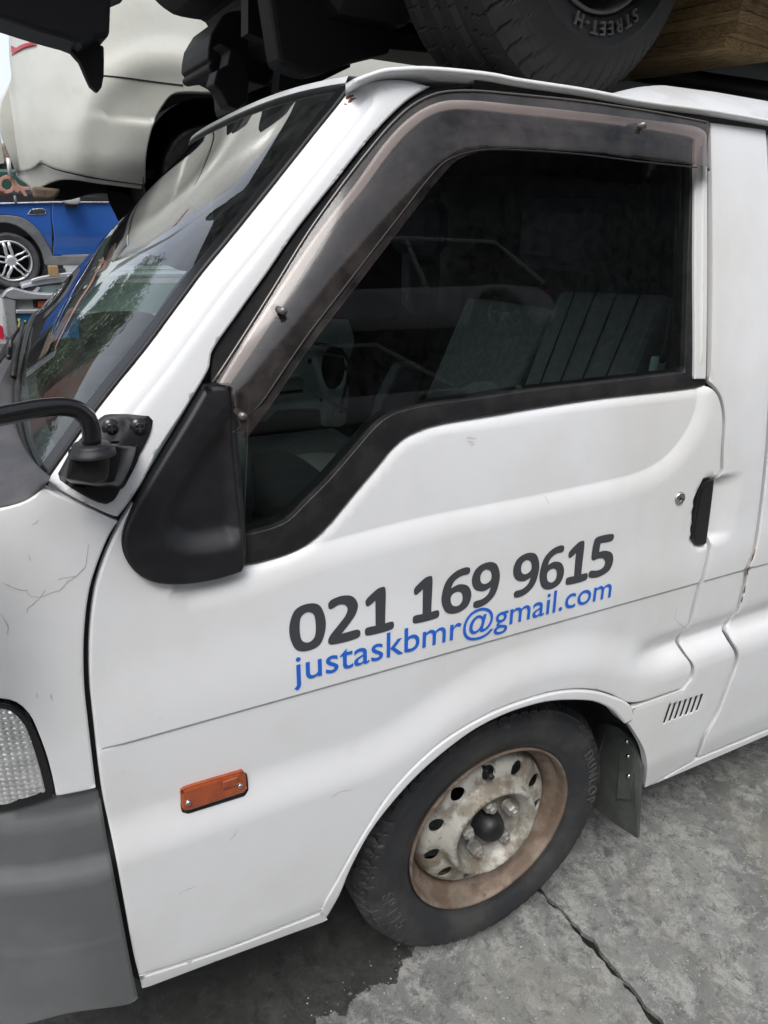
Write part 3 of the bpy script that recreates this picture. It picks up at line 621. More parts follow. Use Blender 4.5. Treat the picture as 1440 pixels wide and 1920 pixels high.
# moulded boss standing out of the base plate
fo = [xz(p) for p in [(128, 905), (133, 880), (170, 838), (215, 830), (262, 832), (250, 870), (228, 912), (205, 916)]]
to = [on_y(a, b, -.105) for a, b in [(121, 899), (131, 846), (138, 838), (170, 829), (207, 833), (210, 842), (205, 901), (178, 910)]]
bo = [np.array([p[0], float(S0(p[0], p[1]))-.002, p[1]]) for p in fo]
def loft(name, rings, material, parent, capend=True, smooth=True, sub=1):
    n = len(rings[0]); V = [p for r_ in rings for p in r_]; Fc = [(i*n+k, i*n+(k+1) % n, (i+1)*n+(k+1) % n, (i+1)*n+k) for i in range(len(rings)-1) for k in range(n)]
    if capend: Fc += [[(len(rings)-1)*n+k for k in range(n)], list(range(n))[::-1]]
    o = obj(name, V, Fc, material, parent, smooth)
    if sub:
        md = o.modifiers.new('s', 'SUBSURF'); md.levels = md.render_levels = sub+1
    return o
bo = np.array(bo); to = np.array(to)
def ring3(P, n=48):
    P = np.array(P); d = np.linalg.norm(np.roll(P, -1, 0)-P, axis=1); c = np.r_[0, np.cumsum(d)]; t = np.linspace(0, c[-1], n, endpoint=False)
    Q = np.vstack([P, P[:1]]); A = np.c_[[np.interp(t, c, Q[:, k]) for k in range(3)]].T
    for _ in range(1): A = .5*A+.25*(np.roll(A, 1, 0)+np.roll(A, -1, 0))
    return A
bo = ring3(bo); to = ring3(to); c_t = to.mean(0)
loft('mirror_boss', [bo+(bo-bo.mean(0))*.10, bo, bo+(to-bo)*.15, bo+(to-bo)*.6, bo+(to-bo)*.93, to+(c_t-to)*.02+[0, .002, 0], c_t+(to-c_t)*.93+[0, -.002, 0], c_t+(to-c_t)*.80+[0, -.004, 0], c_t+(to-c_t)*.4+[0, -.005, 0]], 'gloss_black', mb, sub=0)
pv = on_y(171, 831, -.10)
V, Fc = lathe([(.0001, .006), (.017, .006), (.0195, .003), (.020, .000), (.023, -.001), (.0235, -.006)], 28)
V = V[:, [0, 2, 1]]; obj('pivot_washer', V+pv+[0, 0, -.006], Fc, 'black_plastic', mb)
arm = [pv+[0, 0, -.005], on_y(171, 805, -.10), on_y(163, 783, -.10), on_y(148, 770, -.102), on_y(125, 763, -.106), on_y(80, 765, -.115), on_y(30, 774, -.125), on_y(0, 780, -.13), on_y(-60, 796, -.145), on_y(-110, 830, -.15)]
ap = smooth_line(np.array(arm), .008, corner=80)
MB().tube(ap, .0094, 16).build('mirror_arm', 'gloss_black', mb)
for p in [(209, 803), (261, 802)]:
    a = unp0(p[0], p[1], -.004, S_p); V, Fc = lathe([(.0001, -.004), (.006, -.0035), (.007, -.002), (.0072, .001), (.010, .0012), (.0105, .003)], 18, center=a); sc_ = obj('screw', V, Fc, 'gloss_black', mb)
    MB().box(a+[0, -.0042, 0], (.008, .001, .0016)).box(a+[0, -.00425, 0], (.0016, .001, .008)).build('cross_recess', 'chrome', sc_, False)

# windscreen ---------------------------------------------------------------
SKEW = .106
def ws_pt(u, v, W=1.52):
    """u 0..1 near to far, v 0..1 bottom to top"""
    i = v*(len(_ws)-1); k = min(int(i), len(_ws)-2); e = _ws[k]+(_ws[k+1]-_ws[k])*(i-k)
    y0 = float(S0(e[0], e[1]))+.024; s_ = 1-abs(2*u-1)**2.4
    dn_ = (W-2*y0)*u; df_ = (W-2*y0)*(1-u); x = e[0]-.046*(1-math.exp(-dn_/.15))*(1-math.exp(-df_/.15)); z = e[1]+(.036*(1-v)**1.5+.004)*s_
    y = y0+(W-2*y0)*u
    return np.array([x+SKEW*(y-y0), y, z+.012*u])
nu, nv = 40, 30
us = np.array([.5-.5*math.cos(math.pi*i/nu) for i in range(nu+1)])
V = [ws_pt(u, j/nv) for j in range(nv+1) for u in us]
Fc = [(j*(nu+1)+i, (j+1)*(nu+1)+i, (j+1)*(nu+1)+i+1, j*(nu+1)+i+1) for j in range(nv) for i in range(nu)]
WS = obj('windscreen', V, Fc, 'screen_glass', van)
MB().tube([ws_pt(0, j/60)+np.array([.001, -.002, 0]) for j in range(61)], .0035, 8).build('screen_seal', 'black_rubber', WS)
V = [ws_pt(u_, j/40)+np.array([-.0012, 0, .0012]) for j in range(41) for u_ in (0, .007, .014)]
obj('screen_border', V, [(j*3+i, (j+1)*3+i, (j+1)*3+i+1, j*3+i+1) for j in range(40) for i in range(2)], 'gloss_black', WS)
MB().tube([ws_pt(i/40, 0)+np.array([-.002, 0, -.004]) for i in range(41)], .007, 8).build('screen_seal', 'black_rubber', WS)
MB().tube([ws_pt(i/40, 1)+np.array([0, 0, .001]) for i in range(41)], .005, 8).build('screen_seal', 'black_rubber', WS)
MB().tube([ws_pt(1, j/30)+np.array([.004, .012, 0]) for j in range(31)], [.012]*31, 8).build('far_pillar', 'black_rubber', van)
# roof -------------------------------------------------------------------------
GUT = [(662, 160), (676, 154), (690, 149), (712, 142), (735, 139), (785, 137), (860, 142), (920, 149), (960, 157), (1093, 177), (1193, 196), (1327, 214), (1440, 233)]
gp = np.array([unp0(a, b, -.006) for a, b in GUT]); gl = smooth_line(gp[:, [0, 2]], .012); gy = S0(gl[:, 0], gl[:, 1])-.004
gz_end = gl[-1, 1]; gl = np.vstack([gl, [[x, gz_end] for x in np.arange(gl[-1, 0]+.05, 3.2, .1)]]); gy = S0(gl[:, 0], gl[:, 1])-.004
V = []; n = len(gl)
for (x, z), y in zip(gl, gy): V += [(x, y+.020, z+.004), (x, y-.004, z+.007), (x, y-.010, z+.007), (x, y-.013, z+.004), (x, y-.012, z+.001), (x, y-.004, z-.001), (x, y+.020, z-.008)]
Fc = [(i*7+k, (i+1)*7+k, (i+1)*7+k+1, i*7+k+1) for i in range(n-1) for k in range(6)]+[list(range(7))]
obj('roof_gutter', V, Fc, PAINT, van)
obj('drip_shadow_seal', [(x, y+a, z+b) for (x, z), y in zip(gl[16:], gy[16:]) for a, b in ((.000, -.003), (.006, -.020))], [(i*2, i*2+1, i*2+3, i*2+2) for i in range(n-17)], 'black_rubber', van)
def roof_z(x, y, t=None):
    gz = np.interp(x, gl[:, 0], gl[:, 1]); t = y-.07 if t is None else t
    s_ = np.clip(t/1.43, 0, 1); prof = .067*(1-math.exp(-max(t, 0)/.08))+.030*math.sin(math.pi*s_)-.056*math.exp(-((x-.03-.68*t)/(.13+.25*t))**2-(max(t-.42, 0)/.26)**2)*(1-math.exp(-max(t, 0)/.05))-.012*math.exp(-((x-.72)**2+(t-.28)**2)/.012)
    prof -= .067*math.exp(-max(1.50-y, 0)/.06)
    fr = sst(-.29, .12, x)
    return gz+.003+prof*(.10+.90*fr)
V = []; xs = np.r_[np.linspace(-.285, .3, 50), np.linspace(.35, 3.2, 20)]; ys = np.r_[np.linspace(0, .30, 26), np.linspace(.34, 1.42, 18)]
for x in xs:
    yg = float(np.interp(x, gl[:, 0], gy))+.001
    for y in ys: V.append((x+SKEW*y*(1-sst(0, 1.0, x)), y+yg, roof_z(x, y+yg, y)))
m_ = len(ys); Fc = [(i*m_+j, (i+1)*m_+j, (i+1)*m_+j+1, i*m_+j+1) for i in range(len(xs)-1) for j in range(m_-1)]
obj('roof', V, Fc, 'roof_white', van)
# roof lip over the screen
V = []
for i in range(41):
    p = ws_pt(i/40, 1); rz = roof_z(-.285, min(max(p[1], .085), 1.5))
    V += [p+[-.004, 0, .004], p+[.0, 0, .012], (p[0]+.012, p[1], max(p[2]+.013, rz)), (p[0]+.05, p[1], p[2]-.0)]
obj('roof_header', V, [(i*4+k, (i+1)*4+k, (i+1)*4+k+1, i*4+k+1) for i in range(40) for k in range(3)], 'roof_white', van)
# headlight
HLs = [('w', -.975, xz((-70, 1318))[1]), (0, 1318), (28, 1325), (53, 1347), (71, 1382), (86, 1424), (96, 1460), (103, 1495), (60, 1510), (0, 1524), ('w', -.975, xz((-70, 1542))[1])]
HLi = [('w', -.962, xz((-70, 1331))[1]), (0, 1331), (22, 1337), (45, 1360), (60, 1395), (74, 1440), (86, 1487), (50, 1497), (0, 1512), ('w', -.962, xz((-70, 1528))[1])]
hl = panel('headlight', HLs, 'gloss_black', van, off=.004, step=.012, r=.003, skirt=.03, fn=S0)
m = mat('lamp_glass', (.9, .92, .9, 1), .08, 0, trans=.9, ior=1.4)
mat('lamp_reflector', (.80, .81, .80, 1), .12, .6, col2=(.6, .6, .58, 1), scale=30, coat=.8)
def S_l(x, z): x = np.asarray(x); z = np.asarray(z); return S0(x, z)+.0012*np.sin(z*2*math.pi/.0075)*np.abs(np.sin(x*2*math.pi/.016))+.001*np.abs(np.sin(x*math.pi/.008))
panel('lens', HLi, 'lamp_reflector', hl, off=.001, step=.0022, r=.002, skirt=.01, fn=S_l)
# cowl under the screen
rows = []
for i in range(31):
    u = i/30; a = ws_pt(u, 0)+np.array([-.006, 0, -.008]); wd = .035+.075*math.sin(math.pi*min(u, 1))**.6
    P_ = []
    for k in range(9):
        t = k/8; P_.append(a+np.array([-wd*t, -.0, -.070*t-.09*t*t+.006*math.sin(math.pi*t)]))
    rows.append(P_)
V = [p for r_ in rows for p in r_]; cw = obj('cowl', V, [(i*9+k, (i+1)*9+k, (i+1)*9+k+1, i*9+k+1) for i in range(30) for k in range(8)], 'cowl_plastic', van)
# near end of the cowl, wrapping round the pillar foot
top = [(112, 872), (95, 860), (78, 842), (62, 815), (50, 790), (42, 765), (38, 735), (38, 705)]
mid = [(98, 893), (78, 880), (55, 862), (35, 840), (20, 815), (8, 790), (0, 765), (-8, 735)]
bot = [(84, 914), (66, 929), (48, 939), (25, 947), (0, 951), (-30, 957), (-60, 960), (-90, 960)]
R3 = []
for k in range(8):
    u = .005+.035*k**1.35; a = ws_pt(min(u, .5), 0)+np.array([-.004, -.002, -.006])
    b_ = unp0(*bot[k]); b_ = b_+[0, .002, 0]; 
    m1 = on_y(mid[k][0], mid[k][1], .35*a[1]+.65*b_[1]-.012)
    R3.append([a, .5*a+.5*m1+[0, 0, .006], m1, .5*b_+.5*m1+[0, -.008, .004], b_])
V = [p for r_ in R3 for p in r_]; o = obj('cowl_corner', V, [(i*5+k, (i+1)*5+k, (i+1)*5+k+1, i*5+k+1) for i in range(7) for k in range(4)], 'cowl_plastic', van)
md = o.modifiers.new('s', 'SUBSURF'); md.levels = md.render_levels = 3

# wheel -----------------------------------------------------------------------
def tyre(name, parent, center, r_in, r_out, w, rot, tread=0, lug=72, mats='tyre_rubber', seg=288, flat=0):
    """tyre lathe about y; w = section width; outer face at y=0"""
    prof = [(r_in-.006, .016), (r_in+.000, .004), (r_in+.010, -.002), (r_in+.016, -.001), (r_in+.022, -.006), (r_in+.045, -.014), (r_in+.065, -.014), (r_in+.069, -.0125), (r_in+.073, -.014), (r_out-.030, -.010), (r_out-.020, -.004), (r_out-.016, -.004), (r_out-.011, .006), (r_out-.006, .012), (r_out-.002, .020)]
    if tread: prof = [(r_in-.006, .016), (r_in, .004), (r_in+.010, -.002), (r_in+.020, -.006), (r_in+.040, -.010), (r_in+.048, -.012), (r_in+.052, -.0135), (r_in+.056, -.0105)]+[(r_in+.058+(r_out-r_in-.060)*math.sin(a_), -.010+.062*(1-math.cos(a_))) for a_ in np.linspace(.02, 1.25, 9)]
    ny = 22; ys_ = np.linspace(.026 if not tread else .038, w-.052, ny)
    prof = prof+[(r_out+.001*math.sin(math.pi*i/(ny-1)), y) for i, y in enumerate(ys_)]
    prof += [(r_out-.004, w-.045), (r_out-.014, w-.034), (r_out-.03, w-.024), (r_in+.05, w-.015), (r_in, w-.035)]
    P = np.array(prof); n = len(P); V = np.zeros((seg, n, 3)); th = np.arange(seg)*2*math.pi/seg
    for j in range(n):
        r, h = P[j]; rr = np.full(seg, r)
        if r > (r_in+.057 if tread else r_out-.021):
            s_ = (h-.0)/w; ph = th*lug/(2*math.pi)
            if tread == 0:
                g = ((ph+.25*math.sin(s_*14)) % 1) < .20; rr = np.where(g & ((s_ < .26) | (s_ > .70)), r-.006, rr)
                g2 = ((ph*2+.5) % 1) < .12; rr = np.where(g2 & (s_ > .3) & (s_ < .66), r-.004, rr)
            else:
                g = ((ph+1.6*s_+.25*math.sin(s_*22)) % 1) < .10; rr = np.where(g & (s_ < .30), r-.0045, rr)
                g2 = ((ph*1.0+.4+s_*.8) % 1) < .06; rr = np.where(g2 & (s_ >= .40) & (s_ < .95), r-.0035, rr)
        V[:, j, 0] = rr*np.cos(th); V[:, j, 1] = h; V[:, j, 2] = rr*np.sin(th)
    for gy_ in ((.36, .52, .66) if tread == 0 else (.38, .55, .72)):
        yv = P[:, 1]/w; idx = np.where((P[:, 0] > r_out-.002) & (np.abs(yv-gy_) < .022))[0]
        for j in idx[:2]:
            V[:, j, 0] *= (r_out-.008)/r_out; V[:, j, 2] *= (r_out-.008)/r_out
    if flat:  # squashed contact patch
        zmin = -r_out+flat; V[:, :, 2] = np.where(V[:, :, 2] < zmin, zmin, V[:, :, 2])
    Vf = V.reshape(-1, 3); Fc = [(k*n+i, k*n+i+1, ((k+1) % seg)*n+i+1, ((k+1) % seg)*n+i) for k in range(seg) for i in range(n-1)]
    Rm = np.array(rot); o = obj(name, Vf@Rm.T+np.array(center), Fc, mats, parent, False)
    o.data.polygons.foreach_set('use_smooth', [i % (n-1) < 9 for i in range(len(Fc))])
    return o
def side_letters(text, parent, center, rot, rad, height, ang0, depth=.0016, y=-.0145, material='tyre_letter', flip=False, spacing=1.0):
    """raised lettering bent round the sidewall; ang0 = angle of the middle, letters' feet toward the hub unless flip"""
    V, Fc = glyph_mesh(text, 1, .01, 1, spacing)
    cu_h = .73; sc = height/cu_h; V = V*sc; V[:, 0] -= (V[:, 0].min()+V[:, 0].max())/2
    if not flip: a = ang0-V[:, 0]/rad; r = rad+V[:, 1]-height/2
    else: a = ang0+V[:, 0]/rad; r = rad-(V[:, 1]-height/2)
    Q = np.c_[r*np.cos(a), np.full(len(V), y-depth), r*np.sin(a)]
    Q2 = Q.copy(); Q2[:, 1] += depth+.002
    # side walls through edge count
    cnt = {}
    for f in Fc:
        for i in range(len(f)):
            e = (f[i], f[(i+1) % len(f)]); cnt[e] = 1
    n = len(Q); F2 = [list(f) for f in Fc]
    for (a_, b_) in list(cnt):
        if (b_, a_) not in cnt: F2.append([a_, b_, b_+n, a_+n])
    return obj('raised_lettering', np.vstack([Q, Q2])@np.array(rot).T+np.array(center), F2, material, parent, False)
I3 = np.eye(3)
WC = np.array([0, 0, .31])
wheel = MB().box((0, .09, .31), (.05, .10, .05), None, .004).build('wheel', 'inner_dark', van)
ty = tyre('tyre', wheel, (0, .002, .306), .193, .303, .178, I3, 0, 74, flat=.004)
side_letters('DUNLOP', wheel, WC+[0, .002, -.004], I3, .258, .024, R(12), flip=False, spacing=1.3)
side_letters('SP LT5', wheel, WC+[0, .002, -.004], I3, .250, .026, R(200), flip=True, spacing=1.15)
# outer rim barrel
rim_prof = [(.193, .006), (.1955, -.001), (.1935, -.0045), (.190, -.002), (.1875, .006), (.186, .018), (.1845, .022), (.176, .026), (.168, .034), (.164, .046), (.1625, .075), (.160, .10)]
V, Fc = lathe(rim_prof, 96, center=WC); obj('rim_barrel', V, Fc, 'wheel_rust', wheel)
# pressed disc with round vent holes; height field along y
def S_d(x, z):
    r = np.hypot(x, np.asarray(z)-.31)
    y = np.interp(r, [0, .066, .074, .083, .090, .096, .101, .106, .110, .114, .131, .145, .154, .159, .164], [.030, .030, .024, .008, -.006, -.012, -.012, -.004, .010, .017, .020, .024, .032, .042, .062])
    # soft knuckles between the vents
    a = np.arctan2(np.asarray(z)-.31, x); y = y-.0025*np.exp(-((r-.131)/.018)**2)*(.5+.5*np.cos(a*11-R(93)*11+math.pi))
    return y
circ = lambda cx, cz, r_, n=20: np.array([(cx+r_*math.cos(2*math.pi*k/n), cz+r_*math.sin(2*math.pi*k/n)) for k in range(n)])
vent_a = [R(93.6-32.7*k) for k in range(11)]
vents = [circ(.1315*math.cos(a), .31+.1315*math.sin(a), .0165) for a in vent_a]
disc = panel('rim_disc', circ(0, .31, .163, 90), 'steel_wheel', wheel, holes=vents, step=.0042, r=.0012, skirt=.006, fn=S_d)
panel('rim_centre', circ(0, .31, .080, 60), 'wheel_centre', wheel, step=.006, r=0, skirt=0, off=-.0006, fn=S_d)
V, Fc = lathe([(.0001, -.016), (.014, -.0155), (.022, -.011), (.028, -.002), (.0315, .010), (.033, .020), (.034, .030)], 40, center=WC); obj('hub_cap', V, Fc, 'black_rubber', wheel)
for k in range(5):
    a = R(97-72*k); nf = 1.22; c_ = WC+np.array([.0575*math.cos(a), -.006, .0575*math.sin(a)])
    V, Fc = lathe([(.0155, .031), (.0145, .027), (.0115, .0265)], 20, center=c_); b0 = obj('nut_seat', V, Fc, 'wheel_centre', wheel)
    V, Fc = lathe([(.0115*nf, .029), (.0113*nf, .010), (.0095*nf, .006), (.0070*nf, .006), (.0068*nf, .001), (.0055*nf, -.001), (.0001, -.001)], 6, center=c_, a0=a); nn = obj('wheel_nut', V, Fc, 'wheel_centre', wheel, False)
va = R(97); MB().cyl((.148*math.cos(va), .034, .31+.148*math.sin(va)), (.143*math.cos(va), .004, .31+.143*math.sin(va)), .0045, 10).cyl((.1445*math.cos(va), .012, .31+.1445*math.sin(va)), (.143*math.cos(va), -.002, .31+.143*math.sin(va)), .0058, 10).build('valve_stem', 'black_rubber', wheel)
# arch liner, underbody, mud flap -----------------------------------------------
V = []; 
for k in range(41):
    a = R(-8+186*k/40); x, z = .385*math.cos(a), .31+.36*math.sin(a)
    V += [(x, -.028, z), (x, .42, z)]
obj('arch_liner', V, [(2*k, 2*k+1, 2*k+3, 2*k+2) for k in range(40)], 'flap_rubber', van)
part_box('inner_wing', (0, .44, .50), (.85, .02, .5), 'inner_dark', van, 0)
part_box('floor_pan', (-.72, .75, .40), (.62, 1.3, .05), 'inner_dark', van, 0); part_box('floor_pan', (1.85, .75, .42), (2.9, 1.45, .05), 'inner_dark', van, 0)
part_box('floor_pan', (-.0, 1.0, .66), (.9, 1.05, .04), 'inner_dark', van, 0)
V = []; 
fl = [(1113, 1455), (1118, 1360), (1140, 1356), (1163, 1364), (1190, 1392), (1200, 1440), (1192, 1573), (1150, 1545), (1104, 1508)]
V = [on_x(a, b, .345) for a, b in fl]; V = [np.array([.345+.004*math.sin(p[2]*40), p[1], p[2]]) for p in V]; n = len(V)
mf = obj('mud_flap', V+[v+[.007, 0, 0] for v in V], [list(range(n)), [n+k for k in range(n)][::-1]]+[(k, (k+1) % n, (k+1) % n+n, k+n) for k in range(n)], 'flap_rubber', van, False)
st = [(1165, 1378), (1176, 1381), (1188, 1400), (1189, 1440), (1182, 1498), (1159, 1496), (1163, 1440)]
V = [on_x(a, b, .3435)+[-.004, 0, 0] for a, b in st]; n = len(V)
ms = obj('flap_strip', V+[v+[.004, 0, 0] for v in V], [list(range(n)), [n+k for k in range(n)][::-1]]+[(k, (k+1) % n, (k+1) % n+n, k+n) for k in range(n)], 'flap_rubber', mf, False)
for p in [(1175, 1390), (1177, 1418), (1178, 1455)]:
    a = on_x(p[0], p[1], .338); V, Fc = lathe([(.0001, -.003), (.004, -.002), (.005, 0)], 10); V = V[:, [1, 0, 2]]; obj('rivet', V+a, Fc, 'chrome', mf)

# ---------------------------------------------------------------- van interior
def quad_slab(name, P, thick, material, parent, bev=0):
    P = [np.array(p, float) for p in P]; n = np.cross(P[1]-P[0], P[2]-P[0]); n /= np.linalg.norm(n); k = len(P)
    V = P+[p+n*thick for p in P]; o = obj(name, V, [list(range(k))[::-1], [k+i for i in range(k)]]+[(i, (i+1) % k, (i+1) % k+k, i+k) for i in range(k)], material, parent, False)
    if bev:
        b = o.modifiers.new('b', 'BEVEL'); b.width = bev; b.segments = 3; b.limit_method = 'ANGLE'
    return o
def seat(corners, name, ribs):
    (a, ya), (b, yb), (c, yc), (d, yd) = corners     # top far, top near, low near, low far
    T = on_y(b[0], b[1], yb); Lo = on_y(c[0], c[1], yc); TF = on_x(a[0], a[1], T[0]); LF = on_x(d[0], d[1], Lo[0])
    dn = (Lo-T)*.9; P = [TF, T, Lo+dn*.6, LF+dn*.6]
    st = quad_slab(name, P, .11 if np.cross(P[1]-P[0], P[2]-P[0])[0] > 0 else -.11, 'fabric_grey', van, .02)
    for k in range(1, ribs+1):
        t = k/(ribs+1); A = TF+(T-TF)*t; B_ = P[3]+(P[2]-P[3])*t
        MB().tube([A+[-.001, 0, 0], (A+B_)/2+[-.001, 0, 0], B_+[-.001, 0, 0]], .0016, 6).build('seam', 'inner_dark', st)
    return st
seat([((1045, 541), 0), ((1250, 548), .20), ((1180, 712), .20), ((975, 735), 0)], 'seat_back', 4)
seat([((875, 553), 0), ((1042, 575), .66), ((955, 745), .66), ((793, 762), 0)], 'seat_back', 0)
part_box('seat_base', (.02, .45, .80), (.48, .52, .16), 'fabric_grey', van, .03); part_box('seat_base', (.10, 1.12, .72), (.40, .60, .10), 'fabric_grey', van, .03)
part_box('headrest', (.42, .48, 1.44), (.08, .26, .15), 'vinyl_dark', van, .03); part_box('headrest', (.42, 1.12, 1.44), (.08, .26, .15), 'vinyl_dark', van, .03)
# seat belt with buckle by the pillar, far pillar covers
MB().tube([on_y(1265, 560, .10), on_y(1255, 640, .10), on_y(1232, 705, .12)], .012, 8, flat=.2).build('seat_belt', 'interior_grey', van)
part_box('belt_buckle', on_y(1232, 690, .12), (.03, .02, .045), 'glass_edge', van, .004)
YF = 1.42
def far_poly(name, L, Y, material, thick=.03, bev=0): return quad_slab(name, [on_y(a, b, Y) for a, b in L], thick, material, van, bev)
far_poly('far_pillar_trim', [(752, 340), (815, 340), (811, 560), (803, 588), (786, 594), (758, 582), (750, 565)], YF-.12, 'interior_grey', -.05, .012)
o = far_poly('grab_handle', [(700, 745), (722, 700), (735, 676), (770, 674), (779, 690), (772, 740), (760, 800), (700, 830), (686, 800)], 1.0, 'vinyl_dark', -.05, .02)
FDO = [(430, 600), (655, 600), (665, 640), (652, 690), (655, 745), (648, 795), (640, 800), (608, 800), (604, 772), (596, 768), (520, 770), (500, 790), (430, 800)]
def far_np(L): return np.array([(on_y(a, b, YF)[0], on_y(a, b, YF)[2]) for a, b in L])
fn_far = lambda x, z: np.full(np.shape(x), YF)+.006*np.sin(np.asarray(z)*60)*sst(1.15, 1.2, np.asarray(z))*0+.008*sst(.004, .012, np.abs((np.asarray(z)-1.17)))*0
ell = lambda cx, cy, rx, ry, n=18: [(cx+rx*math.cos(2*math.pi*k/n), cy+ry*math.sin(2*math.pi*k/n)) for k in range(n)]
panel('far_door_shell', far_np(FDO), 'inner_metal', van, holes=[far_np(h) for h in (ell(628, 690, 24, 42), ell(582, 678, 4, 5, 10), ell(603, 750, 3, 4, 10), ell(627, 775, 3, 3, 8), ell(640, 773, 3, 3, 8), [(525, 735), (570, 730), (572, 737), (527, 742)], [(490, 700), (512, 668), (560, 668), (545, 676), (520, 678), (500, 712)])], step=.03, r=.004, skirt=.02, fn=fn_far)
for L in ([(470, 655), (540, 650), (640, 668)], [(520, 710), (560, 705), (600, 742), (650, 770)]): MB().tube([on_y(a, b, YF-.01) for a, b in L], .006, 8).build('door_rib', 'inner_metal', van)
MB().tube([on_y(a, b, YF-.03) for a, b in [(590, 645), (615, 648), (640, 655), (655, 680), (650, 720), (640, 760)]], .006, 8).build('door_cable', 'gloss_black', van)
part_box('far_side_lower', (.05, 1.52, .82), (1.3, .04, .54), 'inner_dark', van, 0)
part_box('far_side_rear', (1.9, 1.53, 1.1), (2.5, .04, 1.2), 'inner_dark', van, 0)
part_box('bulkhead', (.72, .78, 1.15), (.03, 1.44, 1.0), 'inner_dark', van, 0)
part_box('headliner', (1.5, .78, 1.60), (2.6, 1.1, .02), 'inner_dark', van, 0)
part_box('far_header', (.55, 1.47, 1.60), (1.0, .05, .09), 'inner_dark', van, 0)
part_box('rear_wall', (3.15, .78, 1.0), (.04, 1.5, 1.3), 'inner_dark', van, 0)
part_box('nose_panel', (-1.012, .78, .93), (.04, 1.32, .40), PAINT, van, .015)
quad_slab('nose_top', [(-1.0, .12, 1.125), (-1.0, 1.44, 1.125), (-.80, 1.44, 1.13), (-.80, .12, 1.13)], .02, PAINT, van)
part_box('grille', (-1.005, .78, .655), (.04, .95, .17), 'gloss_black', van, .01)
for y_ in (.27, 1.32): part_box('headlamp_front', (-1.002, y_, .735), (.05, .30, .20), 'lamp_reflector', van, .02)
part_box('nose_bumper', (-1.02, .78, .515), (.07, 1.36, .27), 'grey_plastic', van, .02)
# seat cushion, tunnel cover and steering column seen low through the glass
def blob(name, c, d, material, parent, p=.55, n=14, rot=None):
    """rounded cushion: superellipsoid"""
    V = []; sg = lambda v, e: math.copysign(abs(v)**e, v)
    for i in range(n+1):
        a = -math.pi/2+math.pi*i/n
        for k in range(2*n):
            b = math.pi*k/n; V.append((d[0]/2*sg(math.cos(a), p)*sg(math.cos(b), p), d[1]/2*sg(math.cos(a), p)*sg(math.sin(b), p), d[2]/2*sg(math.sin(a), p)))
    V = np.array(V)
    if rot is not None: V = V@np.array(rot).T
    return obj(name, V+np.array(c), [(i*2*n+k, i*2*n+(k+1) % (2*n), (i+1)*2*n+(k+1) % (2*n), (i+1)*2*n+k) for i in range(n) for k in range(2*n)], material, parent)
blob('dashboard', (-.52, .80, 1.04), (.30, 1.30, .20), 'interior_grey', van, .5)
blob('instrument_hood', (-.44, 1.12, 1.15), (.22, .36, .12), 'vinyl_dark', van, .6)
blob('engine_cover', (-.12, .80, .78), (.50, .34, .14), 'fabric_grey', van, .45)
blob('floor_console', on_y(515, 930, .45), (.20, .30, .14), 'inner_dark', van, .6)
part_box('door_inner_trim', (-.05, .035, .86), (.9, .02, .36), 'interior_grey', van, 0)
# steering wheel in front of the far seat
cst = np.array([-.30, 1.14, 1.19]); tl = R(35); V = []
ringp = [cst+np.array([.19*math.cos(t)*math.sin(tl), .19*math.sin(t), .19*math.cos(t)*math.cos(tl)]) for t in np.linspace(0, 2*math.pi, 41)]
sw = MB().tube(ringp, .013, 8, False).build('steering_wheel', 'vinyl_dark', van)
for t in (R(100), R(220), R(340)): MB().tube([cst+[.03, 0, -.02], cst+np.array([.185*math.cos(t)*math.sin(tl), .185*math.sin(t), .185*math.cos(t)*math.cos(tl)])][:1]+[cst+np.array([.09*math.cos(t)*math.sin(tl), .09*math.sin(t), .09*math.cos(t)*math.cos(tl)]), cst+np.array([.185*math.cos(t)*math.sin(tl), .185*math.sin(t), .185*math.cos(t)*math.cos(tl)])], .011, 8).build('spoke', 'vinyl_dark', sw)
MB().cyl(cst+[-.02, 0, .0], cst+[-.16, 0, -.16], .04, 16).build('steering_column', 'vinyl_dark', van)
# grille strip, wiper and far cowl detail
wp = thing('wiper', tuple(ws_pt(.9, 0)), 'black wiper lying along the base of the van windscreen', 'wiper')
wp.parent = van; wp.location = np.array(ws_pt(.9, 0))-np.array(van.location)
del wp['label'], wp['category']
bpy.context.view_layer.update()
def wtube(path, r, name, m):
    o = MB().tube(path, r, 8).build(name, m); me = o.data
    me.transform(Matrix.Translation(-Vector(ws_pt(.9, 0)))); o.parent = wp; return o
wtube([ws_pt(.62, .0)+np.array([-.05, 0, -.03]), ws_pt(.5, .0)+np.array([-.03, 0, -.01]), ws_pt(.34, .01)+np.array([-.02, 0, .004])], .005, 'wiper_arm', 'gloss_black')
wtube([ws_pt(.64, .0)+np.array([-.015, 0, .0]), ws_pt(.45, .01)+np.array([-.012, 0, .003]), ws_pt(.25, .015)+np.array([-.010, 0, .003])], .004, 'wiper_blade', 'black_rubber')

